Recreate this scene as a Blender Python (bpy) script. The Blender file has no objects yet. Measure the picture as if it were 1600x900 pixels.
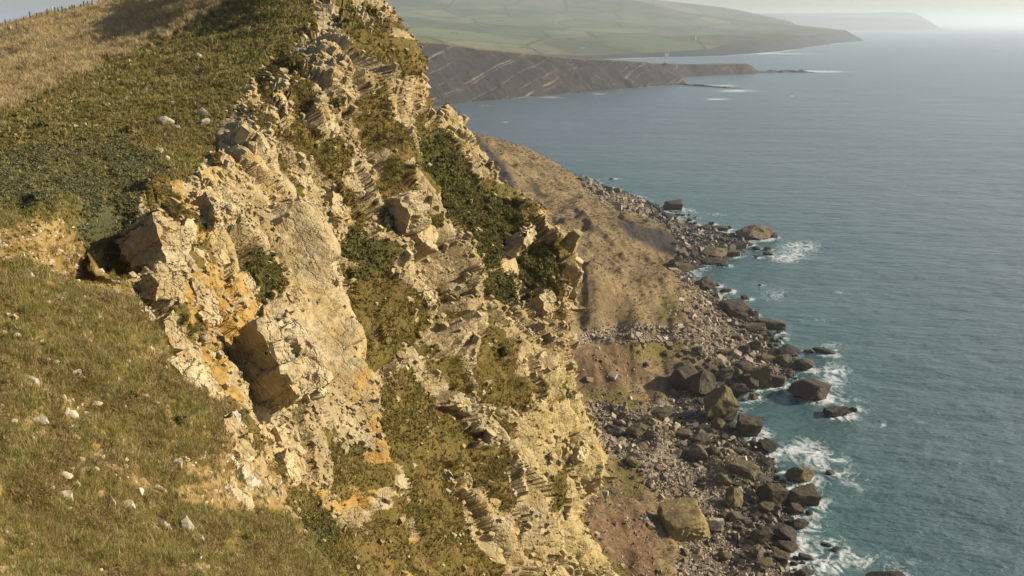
import bpy, bmesh, math, random
import numpy as np
from mathutils import Vector, Matrix, Euler

random.seed(7)
rng = np.random.default_rng(11)
scene = bpy.context.scene
COL = scene.collection
R = math.radians

# ------------------------------------------------------------------ camera
CAMH = 100.0
PITCH = R(14.8)
FPX = 1570.0                       # focal length in photograph pixels (1600 wide)
SP, CP = math.sin(PITCH), math.cos(PITCH)
cam_d = bpy.data.cameras.new('camera')
cam = bpy.data.objects.new('camera', cam_d)
COL.objects.link(cam)
cam.location = (0, 0, CAMH)
cam.rotation_euler = (R(90) - PITCH, 0, 0)
cam_d.sensor_width = 36.0
cam_d.lens = 36.0 * FPX / 1600.0
cam_d.clip_start = 0.1
cam_d.clip_end = 120000.0
scene.camera = cam

# ------------------------------------------------------------------ light
SUN_EL = R(25)
SUN_AZ = R(84)                     # clockwise from +Y: the sun stands over the sea
world = bpy.data.worlds.new('World')
scene.world = world
world.use_nodes = True
wn, wl = world.node_tree.nodes, world.node_tree.links
bg = wn['Background']
sky = wn.new('ShaderNodeTexSky')
sky.sky_type = 'NISHITA'
sky.sun_disc = False
sky.sun_elevation = SUN_EL
sky.sun_rotation = SUN_AZ
sky.air_density = 1.0
sky.dust_density = 1.2
sky.ozone_density = 1.0
bg.inputs['Strength'].default_value = 0.08
wl.new(sky.outputs[0], bg.inputs['Color'])
sun_d = bpy.data.lights.new('sun', 'SUN')
sun_d.energy = 5.0
sun_d.angle = R(0.5)
sun_d.color = (1.0, 0.88, 0.66)
sun = bpy.data.objects.new('sun', sun_d)
COL.objects.link(sun)
sdir = Vector((math.sin(SUN_AZ) * math.cos(SUN_EL), math.cos(SUN_AZ) * math.cos(SUN_EL), math.sin(SUN_EL)))
sun.rotation_euler = sdir.to_track_quat('Z', 'Y').to_euler()
sun.location = (300, 50, 300)
scene.view_settings.view_transform = 'Standard'
scene.view_settings.look = 'None'
scene.view_settings.exposure = 0.62
scene.view_settings.gamma = 1.0
scene.cycles.volume_bounces = 1
scene.cycles.max_bounces = 6
scene.cycles.diffuse_bounces = 2
scene.cycles.use_denoising = True

# ------------------------------------------------------------------ helpers
def unproj(px, py, t):
    px, py, t = np.broadcast_arrays(np.asarray(px, float), np.asarray(py, float), np.asarray(t, float))
    dx = (px - 800) / FPX
    dy = (450 - py) / FPX
    return np.stack([dx * t, (CP + dy * SP) * t, CAMH + (-SP + dy * CP) * t], -1)

def proj(p):
    p = np.asarray(p, float)
    x, y, z = p[..., 0], p[..., 1], p[..., 2] - CAMH
    t = y * CP - z * SP
    t = np.maximum(t, 0.01)
    u = y * SP + z * CP
    return 800 + FPX * x / t, 450 - FPX * u / t, t

def t_at_z(px, py, z):
    dy = (450 - np.asarray(py, float)) / FPX
    return (CAMH - z) / (SP - dy * CP)

def at_z(px, py, z):
    return unproj(px, py, t_at_z(px, py, z))

def _hash(ix, iy, iz, seed):
    h = (ix.astype(np.int64) * 374761393 + iy.astype(np.int64) * 668265263 + iz.astype(np.int64) * 2147483647 + seed * 974634777) & 0xFFFFFFFF
    h = ((h ^ (h >> 13)) * 1274126177) & 0xFFFFFFFF
    h = ((h ^ (h >> 15)) * 2246822519) & 0xFFFFFFFF
    return ((h ^ (h >> 16)) & 0xFFFFFF) / float(0xFFFFFF)

def vnoise(p, seed=0):
    p = np.asarray(p, float)
    i = np.floor(p)
    f = p - i
    f = f * f * f * (f * (f * 6 - 15) + 10)
    i = i.astype(np.int64)
    out = 0
    for a in (0, 1):
        for b in (0, 1):
            for c in (0, 1):
                w = (f[..., 0] if a else 1 - f[..., 0]) * (f[..., 1] if b else 1 - f[..., 1]) * (f[..., 2] if c else 1 - f[..., 2])
                out = out + w * _hash(i[..., 0] + a, i[..., 1] + b, i[..., 2] + c, seed)
    return out * 2 - 1

def fbm(p, octaves=4, seed=0, gain=0.5):
    p = np.asarray(p, float)
    a, s, o = 1.0, 0.0, 0
    for k in range(octaves):
        o = o + a * vnoise(p * (2.03 ** k) + 17.3 * k, seed + k)
        s += a
        a *= gain
    return o / s

def p2(x, y, s=1.0):
    return np.stack([np.asarray(x) * s, np.asarray(y) * s, np.zeros_like(np.asarray(x) * 1.0)], -1)

def cells(p, seed=0):
    """Worley cells: random value of the nearest cell, and distance to the cell border."""
    p = np.asarray(p, float)
    i = np.floor(p).astype(np.int64)
    best = np.full(p.shape[:-1], 1e9)
    sec = np.full(p.shape[:-1], 1e9)
    val = np.zeros(p.shape[:-1])
    off = np.zeros(p.shape)
    for a in (-1, 0, 1):
        for b in (-1, 0, 1):
            for c in (-1, 0, 1):
                jx, jy, jz = i[..., 0] + a, i[..., 1] + b, i[..., 2] + c
                dx = jx + 0.15 + 0.7 * _hash(jx, jy, jz, seed + 1) - p[..., 0]
                dy = jy + 0.15 + 0.7 * _hash(jx, jy, jz, seed + 2) - p[..., 1]
                dz = jz + 0.15 + 0.7 * _hash(jx, jy, jz, seed + 3) - p[..., 2]
                d = np.maximum(np.maximum(np.abs(dx), np.abs(dy)), np.abs(dz)) * 0.6 + 0.4 * np.sqrt(dx * dx + dy * dy + dz * dz)
                v = _hash(jx, jy, jz, seed + 4)
                m = d < best
                sec = np.where(m, best, np.minimum(sec, d))
                val = np.where(m, v, val)
                off = np.where(m[..., None], np.stack([dx, dy, dz], -1), off)
                best = np.where(m, d, best)
    return val, sec - best, off

def smooth(a, b, x):
    t = np.clip((x - a) / (b - a), 0, 1)
    return t * t * (3 - 2 * t)

class TPS:
    def __init__(self, pts, vals, scale=1.0, reg=0.0):
        self.p = np.asarray(pts, float) / scale
        self.s = scale
        n = len(self.p)
        K = self._k(self.p)
        K[np.arange(n), np.arange(n)] += reg
        A = np.zeros((n + 3, n + 3))
        A[:n, :n] = K
        A[:n, n] = 1
        A[:n, n + 1:] = self.p
        A[n:, :n] = A[:n, n:].T
        self.w = np.linalg.lstsq(A, np.concatenate([np.asarray(vals, float), np.zeros(3)]), rcond=None)[0]
    def _k(self, q):
        d2 = ((q[:, None, :] - self.p[None]) ** 2).sum(-1)
        return 0.5 * d2 * np.log(d2 + 1e-12)
    def __call__(self, x, y):
        x, y = np.broadcast_arrays(np.asarray(x, float), np.asarray(y, float))
        sh = x.shape
        q = np.stack([x.ravel(), y.ravel()], -1) / self.s
        out = np.empty(len(q))
        for k in range(0, len(q), 40000):
            c = q[k:k + 40000]
            out[k:k + 40000] = self._k(c) @ self.w[:-3] + self.w[-3] + c @ self.w[-2:]
        return out.reshape(sh)

def inside(poly, x, y):
    x, y = np.asarray(x, float), np.asarray(y, float)
    r = np.zeros(np.broadcast(x, y).shape, bool)
    n = len(poly)
    for k in range(n):
        x0, y0 = poly[k]
        x1, y1 = poly[(k + 1) % n]
        if y0 == y1:
            continue
        c = ((y0 > y) != (y1 > y)) & (x < (x1 - x0) * (y - y0) / (y1 - y0) + x0)
        r ^= c
    return r

def dist_line(line, x, y, closed=False):
    d = np.full(np.broadcast(x, y).shape, 1e12)
    n = len(line)
    for k in range(n if closed else n - 1):
        x0, y0 = line[k]
        x1, y1 = line[(k + 1) % n]
        ex, ey = x1 - x0, y1 - y0
        l2 = ex * ex + ey * ey + 1e-12
        u = np.clip(((x - x0) * ex + (y - y0) * ey) / l2, 0, 1)
        d = np.minimum(d, (x - x0 - u * ex) ** 2 + (y - y0 - u * ey) ** 2)
    return np.sqrt(d)

def zone(polys, x, y, soft=10.0):
    """1 inside the outlines, 0 outside, soft over a few units."""
    m = np.zeros(np.broadcast(x, y).shape)
    for q in polys:
        d = dist_line(q, x, y, True)
        s = np.where(inside(q, x, y), d, -d)
        m = np.maximum(m, smooth(-soft, soft, s))
    return m

def mesh_from(name, verts, faces, mats=(), parent=None, attrs=None, smooth_sh=True, mat_idx=None):
    me = bpy.data.meshes.new(name)
    verts = np.asarray(verts, float)
    faces = np.asarray(faces, np.int32)
    k = faces.shape[1]
    me.vertices.add(len(verts))
    me.vertices.foreach_set('co', verts.astype(np.float32).ravel())
    me.loops.add(faces.size)
    me.loops.foreach_set('vertex_index', faces.ravel())
    me.polygons.add(len(faces))
    me.polygons.foreach_set('loop_start', np.arange(0, faces.size, k, dtype=np.int32))
    me.polygons.foreach_set('loop_total', np.full(len(faces), k, np.int32))
    me.update(calc_edges=True)
    me.polygons.foreach_set('use_smooth', np.full(len(faces), smooth_sh, bool))
    for m in mats:
        me.materials.append(m)
    if mat_idx is not None:
        me.polygons.foreach_set('material_index', np.asarray(mat_idx, np.int32))
    for nm, arr in (attrs or {}).items():
        arr = np.asarray(arr, np.float32)
        if arr.ndim == 2:
            a = me.attributes.new(nm, 'FLOAT_COLOR', 'POINT')
            a.data.foreach_set('color', arr.ravel())
        else:
            a = me.attributes.new(nm, 'FLOAT', 'POINT')
            a.data.foreach_set('value', arr.ravel())
    me.validate()
    return link(name, me, parent)

def link(name, me, parent=None):
    o = bpy.data.objects.new(name, me)
    COL.objects.link(o)
    if parent is not None:
        o.parent = parent
    return o

def tag(o, label=None, cat=None, group=None, kind=None):
    if label: o['label'] = label
    if cat: o['category'] = cat
    if group: o['group'] = group
    if kind: o['kind'] = kind
    return o

# ------------------------------------------------------------------ materials
class NT:
    def __init__(self, name, rough=0.9, spec=0.2):
        self.m = bpy.data.materials.new(name)
        self.m.use_nodes = True
        self.t = self.m.node_tree
        self.n, self.l = self.t.nodes, self.t.links
        self.b = self.n['Principled BSDF']
        self.b.inputs['Roughness'].default_value = rough
        self.b.inputs['Specular IOR Level'].default_value = spec
        g = self.n.new('ShaderNodeNewGeometry')
        self.pos = g.outputs['Position']
        self.geo = g
        oi = self.n.new('ShaderNodeObjectInfo')
        self.rnd, self.ocol = oi.outputs['Random'], oi.outputs['Color']
        self.oloc = oi.outputs['Location']
    def val(self, v, sock):
        if hasattr(v, 'is_output'):
            self.l.new(v, sock)
        elif isinstance(v, (tuple, list)):
            sock.default_value = (*v, 1.0) if len(v) == 3 and sock.type == 'RGBA' else v
        else:
            sock.default_value = v
    def attr(self, name, kind='GEOMETRY'):
        a = self.n.new('ShaderNodeAttribute')
        a.attribute_name = name
        a.attribute_type = kind
        return a
    def sep(self, c):
        s = self.n.new('ShaderNodeSeparateColor')
        self.l.new(c, s.inputs[0])
        return s.outputs
    def mapv(self, v, scale=(1, 1, 1), rot=(0, 0, 0), loc=(0, 0, 0)):
        m = self.n.new('ShaderNodeMapping')
        self.val(v, m.inputs[0])
        m.inputs['Scale'].default_value = scale
        m.inputs['Rotation'].default_value = rot
        m.inputs['Location'].default_value = loc
        return m.outputs[0]
    def noise(self, scale=1.0, detail=4, rough=0.55, v=None, out='Fac', dist=0.0):
        n = self.n.new('ShaderNodeTexNoise')
        self.val(v if v is not None else self.pos, n.inputs['Vector'])
        n.inputs['Scale'].default_value = scale
        n.inputs['Detail'].default_value = detail
        n.inputs['Roughness'].default_value = rough
        n.inputs['Distortion'].default_value = dist
        return n.outputs[out]
    def voro(self, scale=1.0, v=None, feature='F1', out='Distance', rand=1.0):
        n = self.n.new('ShaderNodeTexVoronoi')
        n.feature = feature
        self.val(v if v is not None else self.pos, n.inputs['Vector'])
        n.inputs['Scale'].default_value = scale
        n.inputs['Randomness'].default_value = rand
        return n.outputs[out]
    def ramp(self, f, stops, interp='LINEAR'):
        r = self.n.new('ShaderNodeValToRGB')
        self.val(f, r.inputs[0])
        cr = r.color_ramp
        cr.interpolation = interp
        while len(cr.elements) < len(stops):
            cr.elements.new(0.5)
        for e, (p, c) in zip(cr.elements, stops):
            e.position = p
            e.color = (*c, 1) if not isinstance(c, (int, float)) else (c, c, c, 1)
        return r.outputs[0]
    def mix(self, f, a, b, mode='MIX'):
        m = self.n.new('ShaderNodeMix')
        m.data_type = 'RGBA'
        m.blend_type = mode
        self.val(f, m.inputs[0])
        self.val(a, m.inputs[6])
        self.val(b, m.inputs[7])
        return m.outputs[2]
    def math(self, op, a, b=0.0, c=None, clamp=False):
        m = self.n.new('ShaderNodeMath')
        m.operation = op
        m.use_clamp = clamp
        self.val(a, m.inputs[0])
        self.val(b, m.inputs[1])
        if c is not None:
            self.val(c, m.inputs[2])
        return m.outputs[0]
    def bump(self, h, strength=0.5, dist=0.1, normal=None):
        b = self.n.new('ShaderNodeBump')
        self.val(h, b.inputs['Height'])
        b.inputs['Strength'].default_value = strength
        b.inputs['Distance'].default_value = dist
        if normal is not None:
            self.l.new(normal, b.inputs['Normal'])
        return b.outputs[0]
    def done(self, col=None, normal=None, rough=None):
        if col is not None:
            self.val(col, self.b.inputs['Base Color'])
        if normal is not None:
            self.l.new(normal, self.b.inputs['Normal'])
        if rough is not None:
            self.val(rough, self.b.inputs['Roughness'])
        return self.m

# rock frame of the cliff: beds dip landward, joints face the sea
B_AX = np.array([0.33, 0.944, 0.0]); B_AX /= np.linalg.norm(B_AX)
H_AX = np.array([0.944, -0.33, 0.0]); H_AX /= np.linalg.norm(H_AX)
N_AX = -0.5 * H_AX + 0.866 * np.array([0, 0, 1.0])      # bed normal
C_AX = 0.866 * H_AX + 0.5 * np.array([0, 0, 1.0])       # joint face normal
FRAME = np.stack([B_AX, C_AX, N_AX], 1)                 # columns
FEUL = Matrix([list(r) for r in FRAME]).to_euler()

def rockframe(nt):
    """Position turned into the frame of beds and joints."""
    m = nt.n.new('ShaderNodeMapping')
    m.vector_type = 'TEXTURE'
    nt.l.new(nt.pos, m.inputs[0])
    m.inputs['Rotation'].default_value = FEUL
    return m.outputs[0]

def rock_colour(nt, pale=0.0):
    fr = rockframe(nt)
    big = nt.noise(0.12, 3, 0.6)
    c = nt.ramp(big, [(0.30, (0.36, 0.28, 0.15)), (0.46, (0.33, 0.24, 0.10)), (0.58, (0.42, 0.30, 0.115)), (0.72, (0.41, 0.27, 0.070))])
    blk = nt.noise(0.9, 4, 0.65, v=nt.mapv(fr, (0.6, 0.6, 2.2)))
    c = nt.mix(nt.ramp(blk, [(0.40, 0.0), (0.64, 0.8)]), c, (0.57, 0.475, 0.30))
    c = nt.mix(nt.ramp(nt.noise(0.55, 4, 0.7), [(0.54, 0.0), (0.68, 0.75)]), c, (0.29, 0.19, 0.065))
    c = nt.mix(nt.ramp(nt.noise(3.0, 5, 0.7), [(0.50, 0.0), (0.70, 0.7)]), c, (0.155, 0.130, 0.088))
    c = nt.mix(nt.ramp(nt.noise(0.9, 5, 0.75), [(0.56, 0.0), (0.70, 0.65)]), c, (0.23, 0.20, 0.15))
    c = nt.mix(nt.ramp(nt.noise(0.25, 6, 0.7, v=nt.mapv(nt.pos, (1, 1, 0.35))), [(0.52, 0.0), (0.66, 0.6)]), c, (0.17, 0.125, 0.05))
    c = nt.mix(0.3, c, nt.ramp(nt.rnd, [(0, (0.20, 0.155, 0.095)), (0.5, (0.32, 0.26, 0.165)), (1, (0.44, 0.385, 0.28))]))
    lam = nt.math('ADD', nt.noise(1.0, 4, 0.65, v=nt.mapv(fr, (3.2, 3.2, 0.45))), nt.noise(1.0, 3, 0.6, v=nt.mapv(fr, (0.5, 0.5, 7.0))))
    wob = nt.n.new('ShaderNodeVectorMath')
    wob.operation = 'ADD'
    nt.l.new(nt.mapv(fr, (1.3, 0.9, 0.45)), wob.inputs[0])
    nt.l.new(nt.noise(1.1, 4, 0.7, out='Color'), wob.inputs[1])
    crack = nt.voro(1.0, v=wob.outputs[0], feature='DISTANCE_TO_EDGE')
    h = nt.math('ADD', nt.math('MULTIPLY', lam, 0.8), nt.math('MULTIPLY', nt.noise(4.0, 5, 0.65), 0.5))
    h = nt.math('ADD', h, nt.ramp(crack, [(0.0, 0.0), (0.08, 0.3)]))
    return c, h

def make_rock_mat(name):
    nt = NT(name, 0.93, 0.15)
    c, h = rock_colour(nt)
    return nt.done(c, nt.bump(h, 1.0, 0.16))

M_ROCK = make_rock_mat('limestone')

def make_white_stone():
    nt = NT('pale_limestone', 0.9, 0.2)
    c = nt.ramp(nt.noise(4.0, 4, 0.65), [(0.3, (0.24, 0.20, 0.145)), (0.5, (0.40, 0.355, 0.28)), (0.7, (0.54, 0.50, 0.43))])
    c = nt.mix(nt.ramp(nt.rnd, [(0, 0.0), (1, 0.45)]), c, (0.45, 0.33, 0.16))
    return nt.done(c, nt.bump(nt.noise(9, 4), 0.6, 0.05))
M_WHITE = make_white_stone()

def make_cliff_mat():
    nt = NT('cliff_ground', 0.95, 0.12)
    za = nt.attr('zone')
    z = nt.sep(za.outputs['Color'])          # veg, soil, dark shrub
    rc, rh = rock_colour(nt)
    rc = nt.mix(nt.math('MULTIPLY', za.outputs['Alpha'], 0.5), rc, nt.ramp(nt.noise(0.7, 5, 0.7), [(0.35, (0.30, 0.235, 0.09)), (0.65, (0.47, 0.37, 0.16))]))
    n1 = nt.noise(0.5, 5, 0.65)
    n2 = nt.noise(3.5, 5, 0.7)
    veg = nt.ramp(n1, [(0.34, (0.085, 0.082, 0.020)), (0.46, (0.132, 0.110, 0.028)), (0.56, (0.165, 0.118, 0.037)), (0.68, (0.22, 0.150, 0.052))])
    veg = nt.mix(nt.ramp(n2, [(0.42, 0.0), (0.62, 0.75)]), veg, (0.10, 0.066, 0.022))
    veg = nt.mix(z[2], veg, (0.075, 0.078, 0.022))
    soil = nt.ramp(nt.noise(1.2, 5, 0.7), [(0.3, (0.22, 0.130, 0.036)), (0.5, (0.35, 0.22, 0.065)), (0.7, (0.43, 0.30, 0.11))])
    soil = nt.mix(nt.ramp(nt.noise(7, 4, 0.7), [(0.5, 0.0), (0.7, 0.6)]), soil, (0.30, 0.18, 0.06))
    edge = nt.math('ADD', z[0], nt.math('MULTIPLY', nt.math('SUBTRACT', n2, 0.5), 0.9))
    c = nt.mix(nt.ramp(z[1], [(0.35, 0.0), (0.6, 1.0)]), rc, soil)
    c = nt.mix(nt.ramp(edge, [(0.38, 0.0), (0.56, 1.0)]), c, veg)
    h = nt.math('ADD', rh, nt.math('MULTIPLY', n2, 0.8))
    return nt.done(c, nt.bump(h, 0.9, 0.16))
M_CLIFF = make_cliff_mat()

def make_grass_mat():
    nt = NT('turf', 0.95, 0.1)
    z = nt.sep(nt.attr('zone').outputs['Color'])          # dry, soil, shrub
    n1 = nt.noise(0.25, 5, 0.65)
    n2 = nt.noise(2.5, 5, 0.7)
    g = nt.ramp(n1, [(0.32, (0.085, 0.092, 0.026)), (0.48, (0.135, 0.122, 0.038)), (0.58, (0.18, 0.135, 0.050)), (0.72, (0.25, 0.165, 0.07))])
    g = nt.mix(nt.ramp(n2, [(0.45, 0.0), (0.62, 0.7)]), g, (0.10, 0.070, 0.030))
    dry = nt.ramp(nt.noise(0.8, 5, 0.65, v=nt.mapv(nt.pos, (1.0, 0.25, 1.0))), [(0.3, (0.20, 0.145, 0.06)), (0.5, (0.33, 0.24, 0.11)), (0.7, (0.42, 0.31, 0.16))])
    soil = nt.ramp(nt.noise(1.5, 5, 0.7), [(0.3, (0.18, 0.115, 0.042)), (0.5, (0.28, 0.19, 0.07)), (0.72, (0.36, 0.27, 0.13))])
    soil = nt.mix(nt.ramp(nt.noise(9, 4, 0.7), [(0.5, 0.0), (0.7, 0.55)]), soil, (0.26, 0.15, 0.05))
    c = nt.mix(z[0], g, dry)
    c = nt.mix(z[2], c, (0.075, 0.080, 0.040))
    e = nt.math('ADD', z[1], nt.math('MULTIPLY', nt.math('SUBTRACT', n2, 0.5), 0.9))
    c = nt.mix(nt.ramp(e, [(0.40, 0.0), (0.58, 1.0)]), c, soil)
    return nt.done(c, nt.bump(nt.math('ADD', n2, nt.noise(14, 4, 0.7)), 0.8, 0.08))
M_TURF = make_grass_mat()

def blade_mat(name, stops, trans=0.25):
    nt = NT(name, 0.8, 0.15)
    c = nt.ramp(nt.rnd, stops)
    c = nt.mix(nt.ramp(nt.noise(0.35, 4, 0.65, v=nt.oloc), [(0.38, 0.0), (0.62, 0.6)]), c, nt.mix(0.6, c, (0.20, 0.135, 0.055)))
    tr = nt.n.new('ShaderNodeBsdfTranslucent')
    mx = nt.n.new('ShaderNodeMixShader')
    mx.inputs[0].default_value = trans
    nt.val(c, tr.inputs[0])
    nt.done(c)
    out = nt.n['Material Output']
    nt.l.new(nt.b.outputs[0], mx.inputs[1])
    nt.l.new(tr.outputs[0], mx.inputs[2])
    nt.l.new(mx.outputs[0], out.inputs[0])
    return nt.m
M_GREEN = blade_mat('green_grass_blades', [(0, (0.145, 0.150, 0.028)), (0.3, (0.23, 0.215, 0.050)), (0.5, (0.27, 0.225, 0.062)), (0.75, (0.36, 0.28, 0.10)), (1, (0.52, 0.43, 0.23))])
M_DRY = blade_mat('dry_grass_blades', [(0, (0.34, 0.245, 0.11)), (0.4, (0.50, 0.37, 0.18)), (0.8, (0.60, 0.47, 0.25)), (1, (0.66, 0.55, 0.33))])
M_SCRUB = blade_mat('scrub_leaves', [(0, (0.10, 0.10, 0.022)), (0.4, (0.150, 0.135, 0.034)), (0.7, (0.20, 0.152, 0.048)), (1, (0.28, 0.21, 0.08))])
M_DARKSCRUB = blade_mat('dark_scrub_leaves', [(0, (0.062, 0.078, 0.020)), (0.5, (0.105, 0.116, 0.030)), (1, (0.17, 0.152, 0.048))])
M_LUSH = blade_mat('lush_grass_blades', [(0, (0.11, 0.145, 0.024)), (0.6, (0.18, 0.20, 0.045)), (1, (0.27, 0.24, 0.08))])
M_DEAD = blade_mat('dead_grass_blades', [(0, (0.15, 0.10, 0.04)), (0.6, (0.26, 0.18, 0.08)), (1, (0.40, 0.31, 0.16))])
M_GREY = blade_mat('grey_green_leaves', [(0, (0.072, 0.080, 0.036)), (0.5, (0.118, 0.126, 0.060)), (1, (0.185, 0.180, 0.095))])
M_BRACKEN = blade_mat('bracken_leaves', [(0, (0.17, 0.118, 0.055)), (0.5, (0.24, 0.17, 0.082)), (1, (0.32, 0.23, 0.12))])

# ------------------------------------------------------------------ land seen as relief: control points (px, py, distance)
def logt(pts):
    a = np.asarray(pts, float)
    return TPS(a[:, :2], np.log(a[:, 2]), 300.0, 1e-4)

CLIFF_PTS = [(-160, 330, 26), (-160, 230, 38), (-160, 140, 75), (-160, 95, 120), (0, 42, 150), (0, 100, 95), (0, 165, 55), (0, 250, 35), (0, 340, 26), (0, 420, 22),
    (100, 22, 150), (100, 60, 105), (100, 120, 66), (100, 200, 44), (100, 280, 33), (100, 350, 28), (100, 400, 25.5), (200, 5, 130), (200, 60, 85), (200, 140, 56), (200, 220, 42), (200, 300, 33.5), (200, 350, 31), (200, 420, 27.5),
    (330, 0, 85), (330, 100, 60), (330, 200, 46), (330, -50, 92), (460, -50, 80), (250, -30, 108), (460, 20, 68), (450, 120, 56), (560, -30, 80), (600, 10, 74), (540, 60, 64), (560, 150, 62), (640, 70, 76), (655, 150, 80), (600, 220, 64),
    (270, 330, 32.5), (330, 290, 37), (400, 200, 46), (450, 260, 48), (260, 440, 28), (330, 400, 33), (330, 480, 29.5), (300, 560, 25.5), (420, 400, 39), (480, 400, 43), (400, 480, 34), (380, 560, 29), (440, 600, 31), (520, 480, 45), (380, 680, 24), (440, 700, 27.5), (440, 800, 24), (380, 800, 22), (500, 700, 33), (520, 800, 31), (480, 880, 26), (560, 640, 41), (560, 960, 28),
    (600, 330, 56), (640, 320, 60), (600, 450, 52), (640, 460, 56), (620, 560, 48), (600, 700, 42), (600, 820, 38), (620, 960, 34), (680, 260, 74), (690, 180, 84), (720, 190, 86), (745, 240, 85), (690, 350, 66), (740, 420, 68), (700, 480, 61), (720, 560, 58), (700, 700, 52), (700, 850, 47), (720, 960, 45), (780, 310, 82), (835, 345, 82), (790, 400, 76), (840, 440, 79), (885, 430, 81), (800, 490, 72), (870, 520, 77), (800, 580, 66), (790, 700, 60), (780, 850, 54), (880, 600, 75), (850, 680, 68), (930, 720, 73), (860, 780, 65), (830, 880, 61), (900, 800, 70), (930, 870, 70), (980, 920, 72), (800, 960, 56), (960, 960, 70)]
T_CLIFF = logt(CLIFF_PTS)
SLOPE_PTS = [(-160, 330, 26), (-160, 450, 19), (-160, 600, 12.5), (-160, 800, 8.2), (-160, 960, 6.5), (0, 340, 26.2), (0, 420, 22), (0, 500, 18), (0, 600, 14.2), (0, 700, 11.6), (0, 800, 9.7), (0, 900, 8.2), (0, 960, 7.4), (100, 350, 28.2), (100, 400, 25.7), (100, 480, 20.5), (100, 600, 15.5), (100, 700, 12.7), (100, 800, 10.7), (100, 960, 8.2), (200, 350, 31.5), (200, 430, 27), (200, 500, 22), (200, 600, 17.5), (200, 700, 14.5), (200, 800, 12), (200, 960, 9), (260, 500, 24.5), (290, 560, 22.5), (320, 620, 20.5), (350, 700, 18.5), (300, 800, 14.2), (400, 800, 17), (435, 785, 18.8), (400, 880, 13), (400, 960, 10.8), (480, 860, 16.5), (520, 920, 14.5), (560, 960, 14), (350, 640, 20.4), (390, 740, 19)]
T_SLOPE = logt(SLOPE_PTS)

CLIFF_OUT = [(-165, 460), (-165, 92), (0, 40), (40, 30), (73, 20), (100, 18), (120, 13), (160, 4), (180, -2), (260, -8), (420, -11), (520, -14), (575, -12), (598, 4), (614, 14), (625, 40), (630, 70), (638, 100), (650, 130), (656, 150), (664, 172), (674, 180), (684, 170), (700, 165), (714, 172), (722, 195), (738, 210), (750, 235), (768, 262), (776, 284), (800, 298), (822, 315), (838, 330), (842, 352), (860, 368), (878, 384), (884, 410), (893, 432), (888, 450), (880, 470), (876, 500), (872, 530), (878, 560), (884, 590), (900, 628), (916, 655), (930, 690), (941, 715), (938, 745), (932, 765), (912, 790), (905, 808), (925, 835), (950, 865), (985, 905), (1040, 965), (560, 965), (300, 965), (250, 700)]
SLOPE_OUT = [(-165, 335), (-60, 345), (0, 342), (60, 346), (120, 352), (170, 362), (196, 380), (206, 420), (212, 455), (222, 478), (240, 498), (252, 530), (268, 560), (282, 590), (305, 612), (350, 632), (366, 640), (380, 664), (396, 700), (416, 735), (441, 768), (438, 790), (452, 815), (476, 838), (492, 852), (512, 876), (540, 905), (580, 965), (-165, 965)]

DRY = [(-200, -80), (380, -80), (345, 12), (290, 40), (250, 60), (205, 80), (165, 98), (120, 118), (85, 132), (50, 150), (0, 168), (-200, 230)]
HILL = [(-200, -90), (500, -90), (490, 0), (500, 30), (468, 62), (432, 86), (404, 118), (372, 148), (362, 180), (338, 215), (322, 250), (300, 276), (268, 286), (238, 318), (212, 345), (200, 352), (205, 470), (-200, 470)]
GREYSCRUB = [(-60, 250), (40, 235), (120, 205), (200, 225), (255, 262), (262, 292), (236, 318), (206, 350), (150, 350), (90, 342), (30, 322), (-60, 330)]
SOIL = [[(-60, 372), (60, 352), (130, 350), (190, 362), (205, 400), (208, 452), (180, 470), (140, 446), (90, 424), (40, 408), (-60, 420)],
        [(256, 292), (284, 284), (300, 322), (330, 352), (352, 390), (395, 430), (430, 470), (392, 505), (356, 540), (352, 585), (392, 640), (420, 700), (462, 740), (480, 770), (462, 840), (430, 815), (410, 730), (370, 660), (330, 610), (296, 560), (280, 490), (268, 440), (280, 400), (290, 360)],
        [(540, 520), (556, 480), (546, 560), (530, 600), (520, 640), (528, 560)], [(470, 790), (520, 760), (560, 640), (580, 700), (560, 790), (500, 830)],
        [(590, 830), (640, 820), (720, 860), (700, 930), (590, 930)]]
VEG = [[(528, 22), (572, 8), (612, 30), (628, 80), (645, 148), (640, 200), (610, 190), (585, 150), (560, 130), (528, 100)],
       [(662, 215), (700, 196), (730, 214), (752, 262), (790, 305), (826, 322), (834, 345), (800, 362), (784, 400), (752, 428), (716, 400), (694, 360), (668, 310), (652, 265)],
       [(742, 440), (790, 420), (824, 386), (856, 392), (866, 430), (848, 470), (812, 486), (770, 490), (740, 470)],
       [(526, 432), (566, 420), (600, 452), (642, 470), (664, 462), (680, 500), (650, 540), (618, 560), (590, 580), (556, 560), (532, 500)],
       [(552, 350), (580, 360), (600, 410), (590, 440), (556, 430), (546, 390)],
       [(586, 640), (612, 590), (660, 570), (700, 600), (722, 570), (716, 500), (728, 468), (756, 480), (792, 525), (802, 590), (790, 650), (796, 700), (800, 770), (770, 800), (745, 850), (735, 960), (590, 960), (592, 800), (584, 730)],
       [(386, 372), (410, 380), (432, 420), (436, 474), (412, 466), (392, 430)],
       [(452, 96), (486, 120), (500, 160), (470, 190), (448, 150)], [(470, 190), (520, 205), (556, 250), (548, 300), (500, 270), (470, 230)],
       [(470, 800), (520, 792), (566, 820), (600, 850), (606, 960), (470, 960), (455, 836)],
       [(628, 140), (660, 170), (672, 210), (650, 230), (632, 190)], [(850, 612), (868, 606), (872, 634), (858, 640)], [(835, 760), (858, 742), (860, 800), (836, 802)], [(640, 600), (690, 560), (730, 600), (700, 660), (650, 660)]]
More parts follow.
